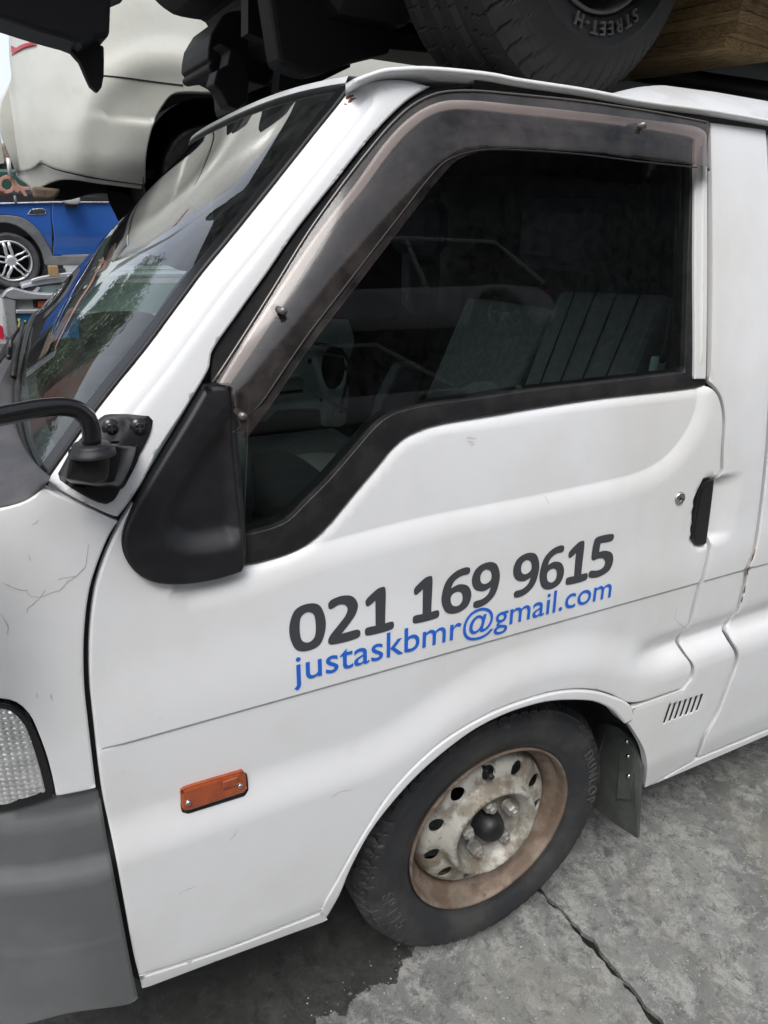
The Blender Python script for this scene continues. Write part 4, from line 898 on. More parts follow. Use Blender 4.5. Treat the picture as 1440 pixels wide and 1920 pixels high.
# ================================================================ CAR ON THE ROOF
TC = thing('stacked_car', (.3, .9, 1.75), 'underside and front wheel of a dark car stacked on the roof of the white van', 'car')
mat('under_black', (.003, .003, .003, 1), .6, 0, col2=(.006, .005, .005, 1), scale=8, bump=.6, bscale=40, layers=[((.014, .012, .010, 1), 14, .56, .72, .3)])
mat('bumper_black', (.004, .004, .005, 1), .5, 0, bump=.2, bscale=500)
mat('alloy_dull', (.10, .095, .088, 1), .5, .5, col2=(.16, .15, .14, 1), scale=20)
ST = R(9.2); CB = R(2)
RZ = np.array(Matrix.Rotation(ST, 3, 'Z') @ Matrix.Rotation(CB, 3, 'X'))
TW = np.array([.35, .385, 2.018])
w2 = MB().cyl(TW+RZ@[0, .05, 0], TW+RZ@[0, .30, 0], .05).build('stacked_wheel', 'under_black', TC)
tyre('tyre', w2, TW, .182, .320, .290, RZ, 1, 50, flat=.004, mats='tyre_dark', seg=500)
side_letters('STREET-H', w2, TW, RZ, .206, .024, R(-79), depth=.002, y=-.011, flip=False, spacing=1.45)
V, Fc = lathe([(.179, .01), (.182, -.002), (.176, -.004), (.171, .010), (.167, .03), (.154, .05), (.148, .12), (.02, .12)], 72); obj('rim', V@RZ.T+TW, Fc, 'alloy_dull', w2)
def extr(name, L, Y0, Y1, material, parent, bev=.01, far=True):
    """solid traced on plane Y0 and given its real depth to Y1"""
    Yt = Y1 if far else Y0; P = smooth_line([(on_y(a, b, Yt)[0], on_y(a, b, Yt)[2]) for a, b in L], .02, True); n = len(P)
    V = [(x, Y0, z) for x, z in P]+[(x, Y1, z) for x, z in P]
    ar = .5*np.sum(P[:, 0]*np.roll(P[:, 1], -1)-np.roll(P[:, 0], -1)*P[:, 1])
    fr = list(range(n)) if ar > 0 else list(range(n))[::-1]; bk = [n+k for k in (range(n-1, -1, -1) if ar > 0 else range(n))]
    sd_ = [(k, k+n, (k+1) % n+n, (k+1) % n) if ar > 0 else (k, (k+1) % n, (k+1) % n+n, k+n) for k in range(n)]
    o = obj(name, V, [fr, bk]+sd_, material, parent, False)
    if bev:
        b = o.modifiers.new('b', 'BEVEL'); b.width = bev; b.segments = 2; b.limit_method = 'ANGLE'; b.angle_limit = R(50)
    return o
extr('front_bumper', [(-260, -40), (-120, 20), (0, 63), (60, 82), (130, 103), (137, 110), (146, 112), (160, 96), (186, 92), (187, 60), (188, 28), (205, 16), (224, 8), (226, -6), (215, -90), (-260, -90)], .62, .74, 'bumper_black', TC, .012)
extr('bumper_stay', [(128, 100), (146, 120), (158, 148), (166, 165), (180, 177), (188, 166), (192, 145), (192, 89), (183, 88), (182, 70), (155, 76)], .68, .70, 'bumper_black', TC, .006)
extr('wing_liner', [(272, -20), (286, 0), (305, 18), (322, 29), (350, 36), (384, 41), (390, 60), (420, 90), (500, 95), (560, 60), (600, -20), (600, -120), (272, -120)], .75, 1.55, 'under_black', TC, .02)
hb = extr('hub_carrier', [(384, 60), (372, 63), (362, 70), (352, 86), (344, 100), (340, 122), (339, 141), (346, 145), (340, 152), (343, 160), (352, 163), (372, 160), (400, 175), (440, 185), (470, 150), (455, 90), (430, 60)], 1.15, 1.42, 'under_black', TC, .02)
extr('suspension_arm', [(395, 90), (430, 100), (450, 140), (448, 195), (430, 210), (412, 205), (398, 178), (385, 165), (392, 140), (410, 130), (415, 105)], 1.05, 1.12, 'under_black', TC, .015)
extr('drive_shaft_boot', [(385, 150), (398, 190), (400, 222), (430, 240), (470, 215), (520, 190), (540, 120), (500, 60), (430, 60)], 1.45, 1.75, 'under_black', TC, .03)
# floor of the car, cross members, exhaust
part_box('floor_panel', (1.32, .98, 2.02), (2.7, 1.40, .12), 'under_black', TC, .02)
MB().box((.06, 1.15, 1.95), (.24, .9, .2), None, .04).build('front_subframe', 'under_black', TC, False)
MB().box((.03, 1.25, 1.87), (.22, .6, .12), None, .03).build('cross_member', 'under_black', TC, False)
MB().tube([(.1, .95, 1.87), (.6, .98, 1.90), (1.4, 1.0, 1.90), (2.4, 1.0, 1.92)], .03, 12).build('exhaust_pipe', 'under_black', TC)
extr('wheel_arch_inner', [(470, -60), (500, 130), (560, 150), (640, 125), (700, 110), (720, 60), (760, -60)], .80, .88, 'under_black', TC, .01)
extr('splash_shield', [(452, 70), (500, 88), (507, 60), (514, 60), (512, 130), (508, 175), (560, 168), (640, 132), (660, -40), (452, -40)], .95, 1.0, 'under_black', TC, .0)
V = []
for k in range(25):
    a = R(10+160*k/24); V += [(TW[0]+.40*math.cos(a), .30, TW[2]+.40*math.sin(a)), (TW[0]+.40*math.cos(a), .85, TW[2]+.40*math.sin(a))]
obj('arch_liner', V, [(2*k, 2*k+2, 2*k+3, 2*k+1) for k in range(24)], 'under_black', TC)
part_box('door_sill', (1.75, .44, 2.02), (2.0, .08, .12), 'bumper_black', TC, .02)
# front wing and door skins above the frame
tcp = mat('stacked_paint', (.05, .055, .065, 1), .3, .2, coat=.8)
V = []; 
for i in range(40):
    x = -.75+3.2*i/39
    for (z, y) in ((2.06, .43), (2.2, .40), (2.4, .40), (2.55, .44), (2.60, .50)): V.append((x, y+.5*max(0, -.35-x)**1.5, z if not (abs(x-TW[0]) < .38 and z < TW[2]+math.sqrt(max(0, .40**2-(x-TW[0])**2))) else TW[2]+math.sqrt(max(0, .40**2-(x-TW[0])**2))))
obj('side_skin', V, [(i*5+k, (i+1)*5+k, (i+1)*5+k+1, i*5+k+1) for i in range(39) for k in range(4)], 'stacked_paint', TC)
part_box('bonnet', (-.1, .98, 2.62), (1.3, 1.4, .03), 'stacked_paint', TC, .01); part_box('cabin_roof', (1.6, .98, 3.05), (1.5, 1.2, .04), 'stacked_paint', TC, .02)
part_box('rear_support', (2.3, .5, 1.86), (.12, .12, .22), 'under_black', TC, .01)

# ================================================================ TIMBER BLOCK
mat('timber', (.26, .165, .075, 1), .75, 0, col2=(.13, .08, .036, 1), scale=9, stretch=(1.2, 14, 30), bump=.8, bscale=120, layers=[((.05, .035, .02, 1), 10, .55, .70, .6, (2, 20, 50))])
mat('timber_end', (.32, .22, .10, 1), .8, 0, col2=(.16, .10, .05, 1), scale=14, stretch=(8, 1.2, 30), bump=.9, bscale=140, layers=[((.06, .045, .025, 1), 18, .55, .68, .6, (2, 2, 30))])
def timber():
    T = thing('timber_block', (.4, .45, 1.76), 'thick laminated timber block wedged on the van roof behind the stacked wheel', 'timber')
    zb_ = 1.845
    c0 = on_z(1377, 84, zb_); e1 = on_z(1110, 126, zb_); d1 = e1-c0; L1 = .75; d1 = d1/np.linalg.norm(d1)
    d2 = np.array([-d1[1], d1[0], 0]); d2 = d2*(1 if d2[1] > 0 else -1)
    r3 = np.random.default_rng(5); z = c0[2]; n = 9
    for k in range(n):
        t = .021+r3.uniform(-.003, .003); ins = r3.uniform(0, .010); b = [c0+d1*ins*.6+d2*ins, c0+d1*L1+d2*r3.uniform(0, .008), c0+d1*L1+d2*.22, c0+d1*ins*.8+d2*.22]
        if k == 0: ins = .016; b[0] = c0+d1*.03+d2*.012; b[3] = c0+d1*.02+d2*.22
        m_ = 14; top = []; bot = []
        poly = []
        for a in range(4):
            p, q = b[a], b[(a+1) % 4]
            for j in range(m_):
                pt = p+(q-p)*j/m_; jit = r3.normal(0, .0012, 2); poly.append((pt[0]+jit[0], pt[1]+jit[1]))
        N_ = len(poly); lo_ = z+.0006; hi_ = z+t-.0006
        V = [(x, y, lo_+r3.normal(0, .0005)) for x, y in poly]+[(x, y, hi_+r3.normal(0, .0005)) for x, y in poly]
        obj('board', V, [list(range(N_))[::-1], [N_+i for i in range(N_)]]+[(i, (i+1) % N_, (i+1) % N_+N_, i+N_) for i in range(N_)], 'timber' if k % 2 else 'timber_end', T, False)
        z += t
timber()
part_box('bearer', (1.15, .98, 1.80), (.12, .22, .085), 'timber', bpy.data.objects['timber_block'], .004)

# ================================================================ CREAM CAR (stacked beyond the van)
YC = 2.35
CC = thing('cream_sedan', (1.0, YC+.8, 1.4), 'dusty cream sedan with its rear corner raised high on the stack behind the windscreen', 'car')
mat('cream_paint', (.70, .70, .64, 1), .30, .05, col2=(.62, .62, .555, 1), scale=3, coat=.6, layers=[((.25, .23, .16, 1), 6, .60, .8, .35), ((.15, .14, .10, 1), 60, .68, .78, .3)])
mat('tail_red', (.45, .02, .04, 1), .15, coat=.8); mat('tail_clear', (.6, .58, .55, 1), .15, coat=.8)
CXL = on_y(20, 140, YC)[0]
def S_c(x, z):
    x = np.asarray(x, float); z = np.asarray(z, float)
    rc = .42; xr = CXL+.16+.10*sst(2.1, 2.5, z)*0; d = np.clip(xr+rc*.62-x, 0, rc*.985); y = YC+rc-np.sqrt(rc*rc-d*d)
    zz = np.array([1.4, 1.55, 1.62, 1.72, 1.85, 2.0, 2.15, 2.3, 2.5, 2.7]); yy = np.array([.16, .06, .02, 0, -.005, .0, .02, .05, .11, .22])
    y = y+cubic(zz, yy, z)
    zc = np.interp(x, [CXL, on_y(290, 228, YC)[0]], [on_y(65, 203, YC)[2], on_y(290, 228, YC)[2]])
    y = y-.016*(1-sst(zc-.012, zc+.012, z))*sst(zc-.30, zc-.03, z)*sst(CXL+.20, CXL+.45, x)
    # boot/rear flank bulge
    hx, hz = on_y(345, 330, YC)[[0, 2]]; r = np.hypot(x-hx, z-hz); y = y-.018*np.exp(-((r-.40)/.06)**2)
    return y
def cy_(L, Y=YC): return np.array([(on_y(a, b, Y)[0], on_y(a, b, Y)[2]) for a, b in L])
def unpf(L, fn):
    out = []
    for a, b in L:
        d = ray(a, b); y = float(YC)
        for _ in range(40): t = (y-CAM[1])/d[1]; P = CAM+d*t; y = .6*y+.4*float(fn(P[0], P[2]))
        out.append((P[0], P[2]))
    return np.array(out)
zt = 2.75
ARC = [(273, 346), (274, 300), (280, 262), (290, 228), (306, 198), (326, 177), (347, 164)]
archw = unpf(ARC, S_c); hxz = unpf([(405, 335)], S_c)[0]
Ra = np.linalg.norm(archw[3]-hxz)
arcr = [(hxz[0]+Ra*math.cos(a), hxz[1]+Ra*math.sin(a)) for a in np.linspace(R(95), R(0), 14)]
seam_l = unpf([(193, 142), (343, 160)], S_c)
body_low = unpf([(30, 322), (60, 316), (77, 303), (100, 314), (133, 323), (200, 336), (273, 346)], S_c)
xl_ = CXL-.05
outl = np.vstack([[(xl_+.06, zt-.2)], unpf([(17, 40), (18, 100), (21, 147), (11, 168), (2, 187), (-2, 215), (2, 247), (14, 283)], S_c), body_low, archw[1:-1], arcr, [(hxz[0]+Ra+.02, hxz[1]-.28), (hxz[0]+2.0, hxz[1]-.28), (hxz[0]+2.4, zt-.45), (hxz[0]+1.0, zt), (xl_+.6, zt)]])
_cl = np.c_[np.full(60, CXL+.10), np.linspace(1.5, 2.8, 60)]; cb = panel('body_side', outl, 'cream_paint', CC, step=.022, r=.006, skirt=.03, fn=S_c, feat=[(_cl, tuple(np.arange(-.2, .16, .006)))])
sl = np.array([(seam_l[0]+(seam_l[1]-seam_l[0])*t) for t in np.linspace(-.1, 1.0, 14)])
MB().tube([(p[0], float(S_c(p[0], p[1]))-.000, p[1]) for p in sl], .0028, 6).build('bumper_seam', 'inner_dark', CC)
# rear face wraps round
V = []; 
for j, z in enumerate(np.linspace(1.62, zt-.15, 14)):
    for k in range(9):
        t = k/8; y0 = float(S_c(xl_+.005, z)); V.append((xl_+.005-.07*math.sin(math.pi*min(t*.5+.0, .5)), y0+.95*t, z))
obj('rear_panel', V, [(j*9+k, j*9+k+1, (j+1)*9+k+1, (j+1)*9+k) for j in range(13) for k in range(8)], 'cream_paint', CC)
# lower bumper valance
VL = unpf([(30, 312), (33, 330), (45, 340), (56, 348), (62, 360), (70, 356), (90, 345), (110, 338), (133, 336), (200, 345), (273, 354), (273, 347), (200, 338), (133, 325), (100, 316), (77, 305), (50, 300)], S_c)
panel('bumper_valance', VL, 'cream_paint', CC, step=.03, r=.006, skirt=.05, off=.03, fn=S_c)
part_box('boot_floor', (CXL+.95, YC+.85, 1.64), (1.5, 1.3, .10), 'under_black', CC, .03)
o = extr('exhaust_silencer', [(62, 362), (70, 374), (100, 377), (150, 366), (200, 372), (250, 392), (300, 400), (320, 360), (250, 345), (120, 330), (62, 352)], YC+.35, YC+.9, 'under_black', CC, .03)
extr('rusty_bracket', [(58, 350), (62, 372), (90, 375), (104, 368), (110, 355)], YC+.22, YC+.30, 'wheel_rust', CC, .01)
TL = unpf([(16, 60), (18, 92), (24, 104), (30, 98), (45, 90), (66, 84), (66, 60)], S_c); panel('tail_lamp', TL, 'tail_clear', CC, step=.03, r=.004, skirt=.01, off=-.006, fn=S_c)
TL2 = unpf([(20, 86), (22, 104), (30, 99), (45, 91), (68, 85), (66, 78), (40, 84), (30, 90)], S_c); panel('tail_lamp_red', TL2, 'tail_red', CC, step=.02, r=.003, skirt=.01, off=-.010, fn=S_c)
cwc = np.array([hxz[0], YC+.10, hxz[1]]); R0 = (hxz[0]-on_y(302, 330, YC+.1)[0])
cw_ = MB().cyl(cwc+[0, .05, 0], cwc+[0, .5, 0], .05).build('rear_wheel', 'under_black', CC)
tyre('tyre', cw_, cwc, R0*.66, R0, .19, I3, 1, 46, seg=200); V, Fc = lathe([(R0*.655, .0), (R0*.62, .01), (R0*.6, .03), (.04, .05), (.001, .05)], 48, center=cwc); obj('rim', V, Fc, 'alloy_dull', cw_)
V = []
for k in range(33):
    a = R(-20+220*k/32); V += [(hxz[0]+(Ra-.01)*math.cos(a), YC+.03, hxz[1]+(Ra-.01)*math.sin(a)), (hxz[0]+(Ra-.01)*math.cos(a), YC+.6, hxz[1]+(Ra-.01)*math.sin(a))]
obj('arch_liner', V+[(hxz[0]+Ra*1.3*math.cos(2*math.pi*k/24), YC+.35, hxz[1]+Ra*1.3*math.sin(2*math.pi*k/24)) for k in range(24)], [(2*k, 2*k+2, 2*k+3, 2*k+1) for k in range(32)]+[[66+k for k in range(24)]], 'inner_dark', CC)
part_box('cabin_side', (hxz[0]+.9, YC+.85, zt+.1), (2.0, 1.2, .5), 'gloss_black', CC, .15); part_box('floor_pan', (hxz[0]+1.1, YC+.85, 1.60), (2.6, 1.4, .08), 'under_black', CC, .02)

# ================================================================ BACKGROUND: generic yard car
def yard_car(name, loc, rz, label, paint, L=4.3, W=1.7, H=1.42, kind='sedan', wheels=True, group=None, rim='alloy_dull'):
    T = thing(name, loc, label, 'car', group, rz); c, s_ = math.cos(rz), math.sin(rz)
    def put(nm, V, Fc, m, par=T, sm=True): return obj(nm, V, Fc, m, par, sm, local=True)
    n = 34; xs = np.linspace(0, 1, n)
    belt = np.interp(xs, [0, .02, .06, .25, .30, .85, .95, 1], [.40, .50, .60, .70, .72, .74, .70, .52] if kind != 'wagon' else [.40, .50, .60, .70, .72, .76, .76, .62])*H/1.42
    hood = belt+.02
    wd = W/2*np.interp(xs, [0, .04, .15, .85, .96, 1], [.72, .88, 1, 1, .90, .78]); bot = np.interp(xs, [0, .06, .94, 1], [.30, .18, .18, .32])
    V = []; k = 12; ax = (.19, .80)
    for i, t in enumerate(xs):
        x = (t-.5)*L; w = wd[i]; zb_, zt_ = bot[i], belt[i]
        for a in ax:
            if abs(t-a)*L < .34: zb_ = max(zb_, .31+math.sqrt(max(0, .34**2-((t-a)*L)**2)))
        sec = [(-w*.90, zb_), (-w*.98, zb_+.03), (-w, zb_+.35*(zt_-zb_)), (-w*.985, zb_+.75*(zt_-zb_)), (-w*.93, zt_-.02), (-w*.86, zt_), (0, zt_+.03)]
        sec = sec+[(-y, z) for y, z in sec[-2::-1]]
        V += [(x, y, z) for y, z in sec]
    m = 13; Fc = [(i*m+j, (i+1)*m+j, (i+1)*m+j+1, i*m+j+1) for i in range(n-1) for j in range(m-1)]+[list(range(m)), [(n-1)*m+j for j in range(m)][::-1]]
    put('body', V, Fc, paint)
    g = [(.27, .0), (.41, 1), (.70, 1), (.86, .06)] if kind == 'sedan' else ([(.24, 0), (.38, 1), (.88, 1), (.97, .1)] if kind == 'wagon' else [(.22, 0), (.36, 1), (.78, 1), (.95, .1)])
    zr = H; zb_ = .72*H/1.42; P = [((t-.5)*L, zb_+(zr-zb_)*h, W/2*(.84-.17*h)) for t, h in g]
    V = [(x, -w, z) for x, z, w in P]+[(x, w, z) for x, z, w in P]
    put('windows', V, [(0, 1, 2, 3), (4, 7, 6, 5), (0, 4, 5, 1), (2, 6, 7, 3)], 'gloss_black', sm=False)
    x1, x2 = P[1][0]-.05, P[2][0]+.05; w = P[1][2]+.01
    put('roof', [(x1+(x2-x1)*i/6, w*math.cos(math.pi*j/6)*-1, zr+.0+.045*math.sin(math.pi*i/6)*.5+.035*math.sin(math.pi*j/6)) for i in range(7) for j in range(7)], [(i*7+j, (i+1)*7+j, (i+1)*7+j+1, i*7+j+1) for i in range(6) for j in range(6)], paint)
    mb_ = MB()
    for sgn in (-1, 1):
        mb_.tube([(P[0][0], sgn*P[0][2], P[0][1]), ((P[0][0]+P[1][0])/2, sgn*(P[0][2]+P[1][2])/2, (P[0][1]+P[1][1])/2), (P[1][0], sgn*P[1][2], P[1][1]), ((P[1][0]+P[2][0])/2, sgn*(P[1][2]+.005), P[1][1]+.02), (P[2][0], sgn*P[2][2], P[2][1]), ((P[3][0]+P[2][0])/2, sgn*(P[3][2]+P[2][2])/2, (P[3][1]+P[2][1])/2), (P[3][0], sgn*P[3][2], P[3][1])], .03, 8)
        xm = (P[1][0]+P[2][0])/2; mb_.tube([(xm, sgn*(W/2*.845), zb_), (xm, sgn*W/2*.76, (zb_+zr)/2), (xm, sgn*(W/2*.68), zr)], .03, 8)
    put('pillar_frame', mb_.v, mb_.f, paint)
    for sgn in (-1, 1):
        q = MB().box(((.02-.5)*L, sgn*W*.32, .58*H/1.42), (.10, .30, .12), None, .02); put('headlight', q.v, q.f, 'lamp_reflector', sm=False)
        q = MB().box(((.985-.5)*L, sgn*W*.34, .66*H/1.42), (.06, .22, .14), None, .02); put('tail_lamp', q.v, q.f, 'tail_red', sm=False)
        for a in ax:
            if wheels:
                cx, cy = (a-.5)*L, sgn*(W/2-.02); V, Fc2 = lathe([(.19, .0), (.20, -.01), (.27, -.012), (.300, .01), (.305, .04), (.305, .15), (.28, .18)], 40)
                V[:, 1] *= -sgn*-1 if sgn < 0 else -1; wl = put('wheel', V+[cx, cy, .305], Fc2, 'tyre_rubber')
                V, Fc2 = lathe([(.195, .0), (.185, .02), (.17, .03), (.05, .02), (.001, .015)], 40); V[:, 1] *= 1 if sgn < 0 else -1; r_ = obj('rim', V+[cx, cy, .305], Fc2, rim, wl, True, local=True)
    q = MB().box((0, 0, .24), (L*.9, W*.8, .12), None, .03); put('underbody', q.v, q.f, 'under_black', sm=False)
    return T
for nm, c in (('paint_white', (.62, .62, .60, 1)), ('paint_silver', (.42, .43, .45, 1)), ('paint_dark', (.03, .034, .045, 1)), ('paint_red', (.30, .02, .02, 1)), ('paint_green', (.03, .08, .06, 1)), ('paint_navy', (.02, .03, .09, 1))):
    mat(nm, c, .3, .1, coat=.6, col2=tuple(q*.85 for q in c[:3])+(1,), scale=2, layers=[((.2, .18, .14, 1), 5, .55, .8, .25)])
# what carries the raised cream car, and the row across the lane that the door glass mirrors
yard_car('parked_car', (2.45, YC+.95, 0), 0, 'dark wrecked sedan underneath the raised cream sedan, behind the van', 'paint_dark', wheels=False, H=1.36)
part_box('x', (0, 0, 0), (1, 1, 1), 'inner_dark', None) and bpy.data.objects.remove(bpy.data.objects['x'])
ROW = [(-3.6, 'paint_dark', 'sedan', 'dark sedan low in the stack across the lane, front of the row'), (1.0, 'paint_navy', 'wagon', 'navy wagon low in the stack across the lane, middle of the row'), (5.6, 'paint_green', 'sedan', 'green sedan low in the stack across the lane, end of the row')]
ROW2 = [(-3.3, 'paint_green', 'wagon', 'green wagon on top of the stack across the lane, front of the row'), (1.5, 'paint_white', 'sedan', 'white sedan on top of the stack across the lane, middle of the row'), (5.9, 'paint_dark', 'wagon', 'dark wagon on top of the stack across the lane, end of the row')]
ROW3 = [(-2.3, 'paint_red', 'sedan', 'faded red sedan topmost in the stack across the lane'), (2.45, 'paint_white', 'wagon', 'white wagon topmost in the stack across the lane, nearest the lettered door')]
for x, p, k, lb in ROW3: T3 = yard_car('stacked_car', (x, -5.58, 2.62), 0, lb, p, kind=k, group='cars stacked across the lane', rim='inner_dark')
for x, p, k, lb in ROW: yard_car('stacked_car', (x, -5.6, 0), 0, lb, p, kind=k, H=1.22, group='cars stacked across the lane')
for x, p, k, lb in ROW2: yard_car('stacked_car', (x, -5.5, 1.22), R(2), lb, p, kind=k, group='cars stacked across the lane', rim='paint_silver')

# ================================================================ BLUE HATCHBACK
YM = 7.7
mat('mini_blue', (.022, .085, .30, 1), .25, .1, coat=.9, col2=(.03, .10, .35, 1), scale=1.5, layers=[((.3, .35, .45, 1), 50, .72, .8, .25)])
mat('clad_grey', (.10, .105, .11, 1), .6, col2=(.14, .14, .14, 1), scale=8)
mat('alloy_bright', (.55, .55, .56, 1), .35, .7)
bm_c = on_y(60, 520, YM)
BM = thing('blue_hatchback', (bm_c[0]+.8, YM+.8, .9), 'blue hatchback with grey arch trim and star-spoke alloy wheel on the silver wagon', 'car')
fm = lambda x, z: YM+.10*sst(1.55, 1.95, np.asarray(z))**1.5+.03*(1-sst(1.05, 1.25, np.asarray(z)))
def mp_(L, Y=YM): return np.array([(on_y(a, b, Y)[0], on_y(a, b, Y)[2]) for a, b in L])
zz_ = [(0, 404), (22, 404), (44, 409), (66, 425), (83, 447), (96, 471)]
panel('front_wing', mp_([(-150, 400), (-60, 389), (0, 384), (39, 382), (97, 380), (95, 400), (98, 440), (97, 470), (83, 447), (66, 425), (44, 409), (22, 404), (0, 403), (-60, 420), (-90, 460), (-150, 460)]), 'mini_blue', BM, step=.08, r=.008, skirt=.03, fn=fm)
panel('door', mp_([(99, 380), (203, 380), (330, 382), (345, 400), (350, 440), (330, 477), (188, 477), (100, 479), (101, 440), (97, 405)]), 'mini_blue', BM, step=.08, r=.008, skirt=.03, fn=fm)
panel('rear_wing', mp_([(336, 381), (520, 386), (560, 470), (340, 477), (356, 440), (350, 400)]), 'mini_blue', BM, step=.1, r=.008, skirt=.03, fn=fm)
panel('arch_trim', mp_([(-70, 460), (-55, 425), (-30, 408), (0, 403.5), (22, 404), (44, 409), (66, 425), (83, 447), (96, 471), (99, 480), (188, 479), (400, 480), (400, 498), (175, 498), (88, 498), (84, 495), (77, 470), (63, 449), (44, 431), (22, 420), (0, 418), (-25, 426), (-42, 445), (-50, 480), (-70, 480)]), 'clad_grey', BM, step=.08, r=.012, skirt=.05, off=-.02, fn=fm)
panel('wing_badge', mp_([(51, 402), (58, 392), (80, 391), (87, 395), (86, 400), (80, 402)]), 'chrome', BM, step=.1, r=.004, skirt=.01, off=-.01, fn=fm)
MB().tube([on_y(a, b, YM-.01) for a, b in [(-60, 386), (0, 381.5), (100, 379), (203, 379), (330, 381)]], .018, 8, flat=.5).build('belt_trim', 'chrome', BM)
m_c = on_y(133, 372, YM-.12)
blob('door_mirror', m_c, (.17, .16, .11), 'paint_white', BM, .7); MB().cyl(on_y(133, 384, YM-.05), m_c, .028).build('mirror_stalk', 'inner_dark', BM)
blob('mirror_foot', on_y(133, 385, YM-.04), (.14, .08, .05), 'inner_dark', BM, .8)
part_box('glasshouse', (bm_c[0]+1.55, YM+.75, 1.90), (2.0, 1.2, .40), 'gloss_black', BM, .15); part_box('roof_panel', (bm_c[0]+1.6, YM+.75, 2.12), (1.9, 1.25, .06), 'paint_white', BM, .03)
part_box('bonnet', (bm_c[0]-.5, YM+.8, on_y(0, 384, YM)[2]-.0), (1.3, 1.4, .05), 'mini_blue', BM, .02)
part_box('inner_body', (bm_c[0]+1.0, YM+.85, 1.38), (3.0, 1.3, .5), 'inner_dark', BM, .05)
wm = np.array([on_y(21, 489, YM)[0], YM-.02, on_y(21, 489, YM)[2]]); Rm = on_y(75, 489, YM)[0]-wm[0]
w_ = MB().cyl(wm+[0, .06, 0], wm+[0, .3, 0], .05).build('wheel', 'inner_dark', BM)
tyre('tyre', w_, wm, Rm*.72, Rm, .19, I3, 1, 46, seg=160)
V, Fc = lathe([(Rm*.73, .0), (Rm*.73, -.012), (Rm*.68, -.010), (Rm*.66, .02), (Rm*.62, .08)], 60, center=wm); rim_ = obj('alloy_rim', V, Fc, 'alloy_bright', w_)
V, Fc = lathe([(Rm*.22, .004), (Rm*.20, -.014), (Rm*.12, -.020), (.001, -.020)], 30, center=wm); obj('centre_cap', V, Fc, 'alloy_bright', w_)
for k in range(5):
    a = R(90+72*k+8)
    for d_ in (-1, 1):
        pth = [wm+np.array([Rm*q*math.cos(a+d_*w), -.006, Rm*q*math.sin(a+d_*w)]) for q, w in ((.16, .55), (.34, .30), (.50, .16), (.68, .15))]
        MB().tube(pth, .016, 8, flat=.6).build('spoke', 'alloy_bright', w_)
V = [(wm[0]+Rm*1.2*math.cos(2*math.pi*k/24), YM+.22, wm[2]+Rm*1.2*math.sin(2*math.pi*k/24)) for k in range(24)]; obj('wheel_well', V, [list(range(24))], 'inner_dark', BM, False)

# silver wagon that carries it
YS = 7.35
SWG = thing('silver_wagon', tuple(on_y(250, 540, YS+.8)*[1, 1, 0]), 'low silver wagon with roof rails under the blue hatchback', 'car')
def solid(name, L, Y0, d, m, par, bev=.01): return extr(name, L, Y0, Y0+d, m, par, bev, far=False)
solid('roof_rail', [(58, 524), (70, 520), (110, 513), (200, 506), (420, 500), (420, 503), (200, 510), (112, 517), (72, 526), (58, 529)], YS, .05, 'alloy_bright', SWG, .008)
solid('roof_panel', [(40, 534), (66, 527), (110, 521), (200, 517), (420, 512), (420, 520), (200, 524), (110, 530), (62, 537), (40, 542)], YS+.04, 1.2, 'paint_silver', SWG, .015)
solid('side_window', [(58, 552), (72, 540), (120, 534), (400, 530), (400, 590), (300, 590), (118, 580), (62, 560)], YS+.06, .02, 'window_pale' if 'window_pale' in MATS else 'gloss_black', SWG, 0)
mat('window_pale', (.16, .22, .20, 1), .15, coat=.6)
bpy.data.objects['side_window'].data.materials[0] = MATS['window_pale']
solid('door_skin', [(0, 560), (58, 556), (120, 578), (300, 590), (440, 590), (440, 680), (0, 680)], YS, .9, 'paint_silver', SWG, .02)
solid('pillar', [(52, 556), (70, 538), (76, 539), (62, 558)], YS+.03, .05, 'paint_silver', SWG, 0)
a = on_y(100, 508, YS-.02); blk = part_box('timber_chock', a, (.09, .10, .10), 'timber_end', None, .006); tag(blk, 'small timber chock between the silver wagon roof rail and the blue hatchback sill', 'timber')
# ute tray with blue board --------------------------------------------------
YU = 5.6
mat('tray_alloy', (.30, .31, .32, 1), .45, .4, col2=(.22, .22, .22, 1), scale=9, layers=[((.10, .09, .08, 1), 20, .55, .7, .4)])
mat('board_blue', (.015, .17, .42, 1), .5, col2=(.02, .21, .50, 1), scale=6); mat('crayon_yellow', (.75, .68, .16, 1), .7)
UT = thing('ute_tray', tuple(on_y(60, 600, YU+.6)*[1, 1, 0]), 'grey metal ute tray with orange lamp and blue board marked in yellow crayon', 'tray')
solid('top_rail', [(4, 556), (12, 545), (24, 540), (60, 549), (112, 552), (122, 560), (20, 560), (12, 556), (4, 560)], YU, .12, 'alloy_bright', UT, .008)
solid('corner_post', [(4, 560), (12, 556), (20, 560), (30, 562), (30, 592), (36, 650), (30, 680), (14, 680), (10, 600)], YU+.01, .10, 'tray_alloy', UT, .01)
solid('head_board', [(28, 560), (122, 560), (150, 590), (28, 590)], YU+.05, .04, 'tray_alloy', UT, 0)
lb = solid('lamp_recess', [(61, 562), (92, 562), (95, 566), (96, 577), (63, 577)], YU+.044, .03, 'inner_dark', UT, 0)
solid('lamp', [(71, 565), (91, 564), (92, 575), (72, 576)], YU+.03, .03, 'orange_lens', UT, .004)
solid('ledge', [(30, 581), (100, 580), (150, 580), (150, 588), (30, 588)], YU+.0, .06, 'alloy_bright', UT, .006)
solid('blue_board', [(30, 590), (150, 589), (150, 680), (37, 680)], YU+.04, .03, 'board_blue', UT, 0)
solid('tray_side', [(-120, 560), (4, 560), (8, 680), (-120, 680)], YU+.3, .05, 'paint_white', UT, 0)
